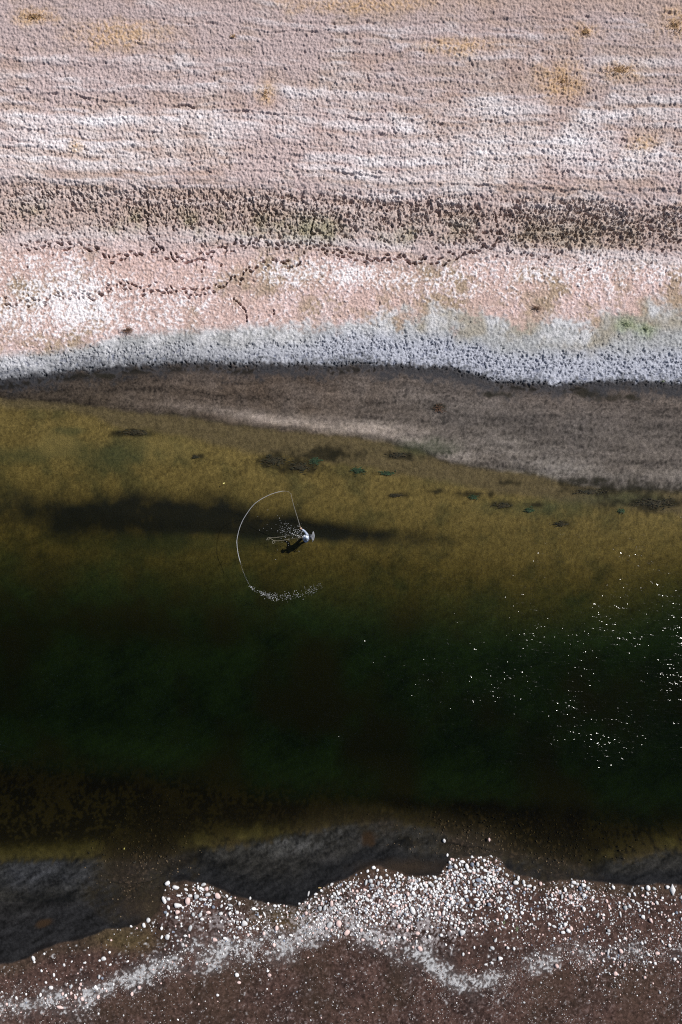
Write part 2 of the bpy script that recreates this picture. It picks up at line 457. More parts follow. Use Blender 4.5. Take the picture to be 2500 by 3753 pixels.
    colr = mix(colr, tan, ss(-.2, .5, f_mid * .5 + f_big * .4 - .4 * stri) * .65)
    wht = bandw([(-200,.0),(0,.03),(200,.12),(330,.26),(420,.36),(560,.38),(640,.20),(700,.22),(780,.12),(850,.25),(920,.32),(1400,.3)])
    colr = mix(colr, white, np.clip(wht + .35 * f_mid + .25 * f_str + .5 * stri + .3 * f_big - .12, 0, .9))
    colr = mix(colr, tan * .95, (1 - ss(790, 900, vb + 40 * f_big)) * ss(640, 740, vb + 30 * f_big) * .55)
    colr = mix(colr, C(.27, .245, .15), ss(720, 800, vb) * (1 - ss(810, 885, vb)) * ss(-.15, .45, f_big * .7 + f_mid * .6) * (1 - .6 * ss(1300, 1900, u)) * .8)
    colr = mix(colr, C(.45, .31, .22), ss(20, -90, vb) * .45)
    colr = colr * np.interp(vb, [-200, 0, 300, 420], [.86, .88, .94, 1.0])[:, None].astype(np.float32)
    colr = mix(colr, C(.36, .24, .19), ss(.05, .5, fbm(x, y, 2.6, 140, 4)) * .35 * (vb < 640))
    for (cu, cv, ru, rv) in [(125,62,75,30),(2145,115,50,28),(2270,260,75,30),(2060,300,90,60),(2480,90,60,50),(975,340,30,40),(420,130,150,50),(1690,170,130,30),(1330,20,260,30),(280,540,30,22),(2350,520,60,30)]:
        colr = mix(colr, C(.52, .33, .16), blob(cu, cv, ru, rv, .8, .6, .7, int(cu) % 50 + 150) * np.clip(.55 + g2 * .5, 0, 1) * .8)
    # salty pink flats
    flat = ss(850, 940, vb + 40 * f_mid)
    flatc = mix(np.tile(C(.53, .385, .35), (n, 1)), C(.33, .25, .175), ss(-.1, .5, fbm(x, y, 2.2, 160, 4)) * .9)
    flatc = mix(flatc, C(.62, .48, .475), ss(-.1, .5, f_mid + .5 * g3) * .7)
    flatc = flatc * (1 + .22 * speck[:, None])
    sd = (.85 * blob(120, 1020, 330, 95, .7, .3, 2., 165) + .75 * blob(120, 1175, 420, 75, .8, .3, 2., 166) + .55 * blob(560, 1120, 420, 80, .9, .3, 2., 167)
          + .62 * blob(1180, 1000, 380, 45, .8, .3, 2., 168) + .55 * blob(1650, 1020, 520, 75, .8, .4, 2., 169) + .62 * blob(2250, 915, 420, 85, .8, .4, 2., 170) + .35 * blob(2350, 1010, 300, 60, .8, .4, 2., 171))
    flatc = mix(flatc, salt, ss(.15, .85, sd * .66 + .36 * g3 + .40 * g2 + .25 * g1 + .32 * f_mid - .16) * .92)
    colr = mix(colr, flatc, flat)
    # pale grey band down to the water
    wob2 = fbm(x, y, 1.1, 175, 4)
    gb = ss(-22 - 26 * ss(800, 1300, u), 20, vv - eg + (8 + 75 * ss(800, 1300, u)) * (wob2 + .35 * f_mid + .25 * g3) + 6 * g2)
    gc = mix(np.tile(C(.315, .315, .315), (n, 1)), C(.335, .34, .345), ss(700, 1500, u + 250 * f_big) * .9)
    gc = gc * (1 + .28 * speck[:, None] + .2 * f_fine[:, None])
    gc = mix(gc, C(.56, .555, .57), ss(-.2, .4, wob2 + .3 * g3) * (1 - ss(20, 90, vv - eg)) * .9)
    gc = mix(gc, C(.29, .255, .195), ss(-.1, .45, fbm(x, y, 1.8, 178, 4)) * ss(1100, 1500, u) * (1 - ss(50, 120, vv - eg)) * .8)
    gc = mix(gc, C(.41, .425, .49), ss(-95 * ew, -45 * ew, vv - e1 + 30 * f_mid) * (.25 + .68 * ss(400, 1500, u + 200 * f_big)))
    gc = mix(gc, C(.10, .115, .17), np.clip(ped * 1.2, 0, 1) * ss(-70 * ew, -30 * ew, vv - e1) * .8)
    gc = mix(gc, C(.12, .125, .14), ss(-34, 6, vv - e1 + 22 * f_mid + 26 * g3 + 10 * g2) * .85)
    colr = mix(colr, gc, gb)
    for (cu, cv, ru, rv) in [(2300,1190,40,22),(2370,1215,35,22)]:
        colr = mix(colr, C(.17, .26, .10), blob(cu, cv, ru, rv, .8, .6, .6, int(cu) % 40 + 180) * .4)
    # wet mud and shallows
    wetc = mix(np.tile(C(.086, .063, .049), (n, 1)), C(.112, .088, .075), ss(-.3, .4, f_big + .5 * f_mid))
    wetc = mix(wetc, C(.120, .110, .108), ss(900, 1800, u) * ss(1.0, .0, np.abs(vv - (e1 + e2) / 2) / 260) * .55)
    bar = np.exp(-((vv - (e2 - 30)) / (20 + 62 * ss(900, 2000, u))) ** 2) * ss(480, 900, u) * (1 - .15 * ss(2000, 2400, u))
    wetc = mix(wetc, mix(np.tile(C(.27, .225, .205), (n, 1)), C(.20, .178, .168), ss(1100, 2000, u)), bar * np.clip(.75 + .6 * f_str, 0, 1))
    wetc = mix(wetc, wetc * .55, ss(.22, .6, g3 * .7 + f_mid * .5) * ss(700, 1300, u) * .9)
    wetc = mix(wetc, C(.060, .046, .036), (1 - ss(250, 900, u + 200 * f_big)) * .85)
    wetc = wetc * np.clip(1 + .55 * speck[:, None] + .45 * stri[:, None] + .35 * f_str[:, None] + .2 * g3[:, None], .25, 2.2)
    wetc = mix(wetc, C(.030, .026, .024), ss(.62, .9, g3 + .5 * f_mid) * ss(1100, 1700, u) * .6)
    rib = np.exp(-((vv - e2 - 8 - 14 * f_mid) / 11) ** 2) * ss(-.3, .2, f_mid + .3 * f_fine)
    wetc = mix(wetc, C(.05, .042, .032), rib * .95 * ss(450, 650, u))
    wetc = mix(wetc, C(.035, .037, .043), (ss(-12, 6, vv - e1) * (1 - ss(10, 80, vv - e1 + 45 * f_mid + 22 * g3))) * .85)
    wetc = mix(wetc, C(.012, .011, .009), np.exp(-((vv - e1 - 30 - 6 * f_big) / 14) ** 2) * ss(.0, .35, f_mid + .4 * g3) * .9)
    colr = mix(colr, wetc, ss(-6, 12, vv - e1 + 6 * g3))
    olive = mix(np.tile(C(.168, .124, .048), (n, 1)), C(.096, .080, .034), ss(-.2, .45, f_mid * .8 + f_big * .5))
    olive = olive * (1 + .42 * speck[:, None] + .10 * f_fine[:, None] + .16 * wave_streak[:, None])
    colr = mix(colr, C(.120, .092, .052) * (1 + .3 * speck[:, None]), ss(0, 18, vv - e2))
    colr = mix(colr, olive, ss(-14, 22, vv - e3 + 14 * f_mid))
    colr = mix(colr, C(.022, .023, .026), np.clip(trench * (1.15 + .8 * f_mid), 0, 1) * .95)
    colr = mix(colr, mix(np.tile(C(.060, .118, .075), (n, 1)) * (1 + .4 * f_mid[:, None] + .3 * speck[:, None] + .22 * wave_streak[:, None]), C(.075, .078, .05), ss(-.1, .5, f_big)), ss(-80, 260, vv - e4))
    olv = blob(215, 1635, 80, 48, .3, .25, .8, 212) + .7 * blob(600, 1640, 110, 40, .6, .4, 1., 213)
    colr = mix(colr, C(.21, .165, .07), olv * wet * .6)
    for (cu, cv, ru, rv) in [(70,1670,90,30),(400,1670,150,45),(250,1580,60,14),(1950,1860,160,30),(2300,1830,150,24),(640,1990,300,30),(1550,1640,120,30)]:
        colr = mix(colr, C(.05, .065, .035), blob(cu, cv, ru, rv, .8, .6, .9, int(cu) % 45 + 200) * wet * .55)
    for (cu, cv, ru, rv) in [(480,1590,75,14),(500,1578,40,9),(720,1672,22,10),(1010,1690,80,36),(1100,1710,70,30),(1190,1668,70,32),(1470,1672,70,16),(1260,1665,60,30),(1870,1770,40,12),(2150,1765,110,20),(2330,1790,160,26),(2400,1850,150,34),(2180,1800,100,16),(1460,1815,40,12),(1850,1850,50,16),(2060,1920,40,12),(1740,1810,60,12),(1600,1800,30,10),(1960,1850,30,10),(2190,1755,36,14),(1600,1490,28,14),(1820,1445,60,14),(2130,1440,45,18),(2230,1452,50,16),(2310,1458,30,14),(380,1378,40,12)]:
        colr = mix(colr, C(.018, .016, .010), blob(cu, cv, ru * .85, rv * .7, .8, 1.3, .45, int(cu + cv) % 45 + 230) * .85)
    # slope up to the lower bank
    lowslope = ss(-60, 120, vv - e5)
    slc = mix(np.tile(C(.060, .046, .024), (n, 1)), C(.020, .016, .011), ss(-.35, .35, f_mid + .7 * g3 + .4 * g2))
    colr = mix(colr, slc, lowslope)
    fr = np.exp(-((vv - (e6 - 34)) / 34) ** 2) * ss(-.25, .25, f_mid + f_big * .5)
    colr = mix(colr, C(.10, .083, .038) * (1 + .4 * f_fine[:, None]), fr * .8 * (1 - np.clip(stony + gap, 0, 1)) * (vv > e5 + 60))
    stc = mix(np.tile(C(.020, .015, .011), (n, 1)), C(.060, .042, .028), ss(.2, .9, g3 * .5 + g2 * .9 + .3 * f_mid))
    colr = mix(colr, stc, stony * .9)
    sh = ss(-20, 16, vv - e6 + 26 * f_mid + 12 * g3 ) * ss(16, 40, e7 - e6)
    shc = mix(np.tile(C(.025, .0235, .023), (n, 1)), C(.011, .0105, .010), ss(-.05, .35, f_mid * .8 + .5 * f_str + .2 * f_big))
    shc = mix(shc, C(.052, .051, .054), (blob(1150, 3085, 260, 34, .9, .5, 1., 261, -.15) + .7 * blob(170, 3210, 200, 42, .9, .5, 1., 266, .08)) * ss(-.4, .4, f_mid + .6 * g3))
    shc = mix(shc, C(.012, .012, .013), ss(.42, .72, (vv - e6) / np.maximum(e7 - e6, 30) + .25 * f_big) * .95)
    shc = mix(shc, C(.036, .038, .050), blob(150, 3200, 150, 50, .8, .4, 1.5, 260) * .7)
    shc = shc * np.clip(1 + .6 * speck[:, None] + .5 * wave_streak[:, None] + .35 * rip[:, None], .3, 2)
    shc = mix(shc, C(.006, .006, .006), ss(.5, .75, f_mid + .4 * g3 - .15 * f_big) * (1 - ss(.3, .6, (vv - e6) / np.maximum(e7 - e6, 30))) * .8)
    shc = mix(shc, C(.007, .006, .006), np.exp(-((vv - e7 + 8) / 8) ** 2) * ss(-.4, .2, f_mid) * .8)
    shc = mix(shc, C(.030, .021, .014), blob(560, 3310, 90, 50, .9, .6, 1.5, 262) * .8 + blob(1480, 3180, 140, 26, .9, .6, 1.5, 263) * .9)
    shc = mix(shc, C(.03, .018, .010), blob(1350, 3070, 30, 26, .5, .6, .5, 264) + blob(160, 3385, 34, 14, .5, .4, .5, 265, -.3))
    colr = mix(colr, shc, sh * (1 - .95 * stony))
    # lower bank
    lb = mix(np.tile(C(.070, .041, .034), (n, 1)), C(.045, .027, .023), ss(-.2, .4, f_mid))
    lb = mix(lb, C(.085, .062, .026), blob(440, 3440, 110, 45, .8, .5, 1., 270) * .8 + blob(1050, 3370, 110, 40, .8, .5, 1., 271) * .55)
    lb = mix(lb, C(.045, .034, .02), (1 - ss(20, 70, vv - e7)) * .5)
    lb = lb * (1 + .65 * speck[:, None] + .3 * f_fine[:, None])
    SL = np.array([(0,3689,46),(80,3665,44),(199,3676,42),(319,3655,44),(415,3601,40),(478,3593,40),(558,3577,42),(638,3538,44),(717,3514,44),(797,3506,40),(877,3474,46),(957,3462,44),(1052,3480,46),(1116,3442,44),(1180,3410,40),(1250,3380,40),(1370,3434,44),(1449,3474,44),(1529,3490,46),(1585,3528,46),(1609,3570,38),(1680,3600,36),(1760,3602,36),(1848,3586,36),(1928,3555,34),(1991,3522,34),(2063,3495,34),(2167,3510,30),(2326,3480,30),(2500,3500,26)], float)
    sc_, sw_ = np.interp(u, SL[:, 0], SL[:, 1]), np.interp(u, SL[:, 0], SL[:, 2])
    sal = np.exp(-((v - sc_ + 34 * fbm(x, y, 1.8, 285, 3)) / (sw_ * (1.25 + .6 * fbm(x, y, 2.5, 288, 2)))) ** 2) * np.clip(.8 + 1.5 * fbm(x, y, 1.1, 291, 3), .05, 1.2) * np.interp(u, [0, 1900, 2050, 2200, 2500], [1, 1, .7, .42, .3])
    salm = ss(.34, .74, sal * .74 + .50 * g2 + .34 * g1 + .34 * g3 + .30 * f_mid - .20)
    lb = mix(lb, C(.15, .14, .14), np.clip(sal * 1.1 + .3 * f_mid - .1, 0, 1) * .45)
    lb = mix(lb, C(.40, .40, .41) * (1 + .35 * speck[:, None]), salm * .9)
    pk = np.clip(blob(1320, 3370, 260, 70, .9, .5, 1., 280) + .7 * blob(1560, 3400, 150, 60, .9, .5, 1., 282) + .6 * blob(800, 3380, 120, 40, .9, .4, 1., 281), 0, 1)
    lb = mix(lb, C(.36, .325, .33), pk * ss(-.05, .5, g2 + .5 * g1 + .5 * f_mid) * .75)
    below = ss(20, 80, v - sc_)
    sp2 = ss(.50, .80, (g1 * .6 + g2 * .75) + .12 + .22 * f_mid + .25 * ss(900, 0, u) * ss(3600, 3760, v))
    lb = mix(lb, C(.20, .155, .15), sp2 * below * .28)
    lb = mix(lb, C(.04, .027, .016), below * ss(0, .4, f_big) * .4)
    colr = mix(colr, lb, ss(-4, 6, vv - e7))
    colr = np.clip(colr, .004, .95)

    ground_me = bpy.data.meshes.new(SNAME)
    ground_me.vertices.add(n)
    co = np.empty((n, 3), np.float32); co[:, 0] = x; co[:, 1] = y; co[:, 2] = zf
    ground_me.vertices.foreach_set('co', co.ravel())
    nf = (NX - 1) * (NY - 1)
    ii = (np.arange(NY - 1)[:, None] * NX + np.arange(NX - 1)[None, :]).ravel()
    quads = np.stack([ii, ii + 1, ii + NX + 1, ii + NX], 1).astype(np.int32)
    ground_me.loops.add(nf * 4)
    ground_me.loops.foreach_set('vertex_index', quads.ravel())
    ground_me.polygons.add(nf)
    ground_me.polygons.foreach_set('loop_start', np.arange(nf, dtype=np.int32) * 4)
    ground_me.polygons.foreach_set('use_smooth', np.ones(nf, bool))
    ground_me.update(calc_edges=True)
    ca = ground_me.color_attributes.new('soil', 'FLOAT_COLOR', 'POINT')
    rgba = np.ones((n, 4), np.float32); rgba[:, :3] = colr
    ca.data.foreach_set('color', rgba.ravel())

    ground_me.materials.append(gm)
    ground = bpy.data.objects.new(SNAME, ground_me)
    COL.objects.link(ground)
    tag(ground, SLABEL, kind='structure')
    SHEETS.append((XS, YS, zf.reshape(NY, NX)))

def zat(X, Y):
    XS_, YS_, ZG = SHEETS[0] if Y >= SEAM else SHEETS[1]
    i = int(np.clip(np.searchsorted(XS_, X), 1, len(XS_) - 1)); j = int(np.clip(np.searchsorted(YS_, Y), 1, len(YS_) - 1))
    tx = (X - XS_[i - 1]) / (XS_[i] - XS_[i - 1]); ty = (Y - YS_[j - 1]) / (YS_[j] - YS_[j - 1])
    return float((ZG[j - 1, i - 1] * (1 - tx) + ZG[j - 1, i] * tx) * (1 - ty) + (ZG[j, i - 1] * (1 - tx) + ZG[j, i] * tx) * ty)
def on_ground(px, py):
    p = W(px, py, 0)
    for _ in range(2):
        p = W(px, py, zat(p.x, p.y))
    return p

# ------------------------------------------------------------------ water
wm = bpy.data.materials.new('river_water'); wm.use_nodes = True
nt = wm.node_tree; nt.nodes.clear()
out = nt.nodes.new('ShaderNodeOutputMaterial')
tc = nt.nodes.new('ShaderNodeTexCoord')
mp = nt.nodes.new('ShaderNodeMapping'); mp.inputs['Rotation'].default_value = (0, 0, math.radians(-28)); mp.inputs['Scale'].default_value = (.45, 1.25, 1)
nt.links.new(tc.outputs['Object'], mp.inputs['Vector'])
n1 = nt.nodes.new('ShaderNodeTexNoise'); n1.inputs['Scale'].default_value = 2.6; n1.inputs['Detail'].default_value = 2.5; n1.inputs['Roughness'].default_value = .55
nt.links.new(mp.outputs[0], n1.inputs['Vector'])
n2 = nt.nodes.new('ShaderNodeTexNoise'); n2.inputs['Scale'].default_value = 5.2; n2.inputs['Detail'].default_value = 2
nt.links.new(tc.outputs['Object'], n2.inputs['Vector'])
add = nt.nodes.new('ShaderNodeMath'); add.operation = 'MULTIPLY_ADD'; add.inputs[1].default_value = .30
nt.links.new(n2.outputs['Fac'], add.inputs[0]); nt.links.new(n1.outputs['Fac'], add.inputs[2])
# gusts: where the wind roughens the stream
n3 = nt.nodes.new('ShaderNodeTexNoise'); n3.inputs['Scale'].default_value = .22; n3.inputs['Detail'].default_value = 3
nt.links.new(tc.outputs['Object'], n3.inputs['Vector'])
sx = nt.nodes.new('ShaderNodeSeparateXYZ'); nt.links.new(tc.outputs['Object'], sx.inputs[0])
my = nt.nodes.new('ShaderNodeMapRange'); my.inputs[1].default_value = 2.0; my.inputs[2].default_value = -9.0; my.inputs[3].default_value = .3; my.inputs[4].default_value = 1.0
nt.links.new(sx.outputs['Y'], my.inputs[0])
my2 = nt.nodes.new('ShaderNodeMapRange'); my2.inputs[1].default_value = -15.5; my2.inputs[2].default_value = -20.; my2.inputs[3].default_value = 1.0; my2.inputs[4].default_value = .3
nt.links.new(sx.outputs['Y'], my2.inputs[0])
mg = nt.nodes.new('ShaderNodeMapRange'); mg.inputs[1].default_value = .3; mg.inputs[2].default_value = .7; mg.inputs[3].default_value = .45; mg.inputs[4].default_value = 1.2
nt.links.new(n3.outputs['Fac'], mg.inputs[0])
m1 = nt.nodes.new('ShaderNodeMath'); m1.operation = 'MULTIPLY'; nt.links.new(my.outputs[0], m1.inputs[0]); nt.links.new(my2.outputs[0], m1.inputs[1])
m2 = nt.nodes.new('ShaderNodeMath'); m2.operation = 'MULTIPLY'; nt.links.new(m1.outputs[0], m2.inputs[0]); nt.links.new(mg.outputs[0], m2.inputs[1])
m3 = nt.nodes.new('ShaderNodeMath'); m3.operation = 'MULTIPLY'; nt.links.new(m2.outputs[0], m3.inputs[0]); nt.links.new(add.outputs[0], m3.inputs[1])
wb = nt.nodes.new('ShaderNodeBump'); wb.inputs['Strength'].default_value = 1.0; wb.inputs['Distance'].default_value = .162
nt.links.new(m3.outputs[0], wb.inputs['Height'])
lw = nt.nodes.new('ShaderNodeLayerWeight'); nt.links.new(wb.outputs[0], lw.inputs['Normal'])
pw = nt.nodes.new('ShaderNodeMath'); pw.operation = 'POWER'; pw.inputs[1].default_value = 5
nt.links.new(lw.outputs['Facing'], pw.inputs[0])
fr_ = nt.nodes.new('ShaderNodeMath'); fr_.operation = 'MULTIPLY_ADD'; fr_.inputs[1].default_value = .98; fr_.inputs[2].default_value = .02
nt.links.new(pw.outputs[0], fr_.inputs[0])
gl = nt.nodes.new('ShaderNodeBsdfGlossy'); gl.inputs['Roughness'].default_value = .11
nt.links.new(wb.outputs[0], gl.inputs['Normal'])
tr = nt.nodes.new('ShaderNodeBsdfTransparent')
mxs = nt.nodes.new('ShaderNodeMixShader')
nt.links.new(fr_.outputs[0], mxs.inputs[0]); nt.links.new(tr.outputs[0], mxs.inputs[1]); nt.links.new(gl.outputs[0], mxs.inputs[2])
nt.links.new(mxs.outputs[0], out.inputs['Surface'])
va = nt.nodes.new('ShaderNodeVolumeAbsorption')
va.inputs['Color'].default_value = (.40, .405, .12, 1); va.inputs['Density'].default_value = 1.1
nt.links.new(va.outputs[0], out.inputs['Volume'])
hw = 560
wv = [(-hw, -26, 0), (hw, -26, 0), (hw, 11.5, 0), (-hw, 11.5, 0), (-hw, -26, -6), (hw, -26, -6), (hw, 11.5, -6), (-hw, 11.5, -6)]
wf = [(0, 1, 2, 3), (7, 6, 5, 4), (0, 4, 5, 1), (1, 5, 6, 2), (2, 6, 7, 3), (3, 7, 4, 0)]
water = mesh_obj('river_water', wv, wf, wm, smooth=False)
tag(water, 'clear olive to near black stream water between the banks', kind='structure')
# ------------------------------------------------------------------ loose stones on the gravel bank
MS = {'w': simple_mat('stone_white', (.68, .675, .68), .9, .3, 5.0, .6, .2), 'g': simple_mat('stone_grey', (.44, .45, .465), .85, .25, 5.0, .5, .16),
      'p': simple_mat('stone_pink', (.66, .49, .46), .85, .2, 5.0, .5, .12), 'b': simple_mat('stone_blue_grey', (.19, .215, .27), .8, .3, 5.0, .5, .16),
      'o': simple_mat('stone_ochre', (.34, .25, .11), .8, .25, 5.0, .5, .1)}

def ico(sub):
    bm = bmesh.new(); bmesh.ops.create_icosphere(bm, subdivisions=sub, radius=1.0)
    vs = np.array([v_.co[:] for v_ in bm.verts], np.float32)
    fs = np.array([[q.index for q in f.verts] for f in bm.faces], np.int32)
    bm.free(); return vs, fs
ICO2, ICO2F = ico(3); ICO1, ICO1F = ico(2); ICO0, ICO0F = ico(1)

def rock(vs, rg, rough, flats):
    """a water-worn stone: ball with planed faces and lumps"""
    o = vs.copy()
    for _ in range(flats):
        d = rg.normal(size=3); d /= np.linalg.norm(d); lim = rg.uniform(.55, .9)
        h_ = o @ d; over = np.clip(h_ - lim, 0, None)
        o -= over[:, None] * d[None, :] * .8
    ph = rg.uniform(0, 6, 3); fr = rg.uniform(1.2, 2.4, (3, 3))
    b = sum(np.sin(o @ fr[i] + ph[i]) for i in range(3)) / 3
    o *= (1 + rough * b)[:, None]
    o /= np.maximum(np.abs(o[:, 0]).max(), np.abs(o[:, 1]).max())
    return o
rg = np.random.default_rng(21)
def to_mesh(name, vs, fs):
    me = bpy.data.meshes.new(name); me.from_pydata(vs.tolist(), [], fs.tolist())
    me.polygons.foreach_set('use_smooth', [True] * len(me.polygons)); me.update(); return me
VAR = [rock(ICO1, rg, .10, 6) for _ in range(10)]
STONE_ME = {(i, c): None for i in range(12) for c in 'wgpbo'}
dia = ICO1.copy(); q_ = np.abs(dia[:, 0]); dia[:, 1] *= (1 - q_) ** .75; dia[:, 2] *= (1 - .6 * q_)       # long pointed stone
tri_ = ICO1.copy(); tri_[:, 1] *= (1.05 - .85 * (tri_[:, 0] * .5 + .5)); tri_[:, 2] *= .9                  # wedge stone
VAR += [dia, tri_]
def stone_mesh(i, c):
    if STONE_ME[(i, c)] is None:
        STONE_ME[(i, c)] = to_mesh('river_stone', VAR[i], ICO1F); STONE_ME[(i, c)].materials.append(MS[c])
    return STONE_ME[(i, c)]

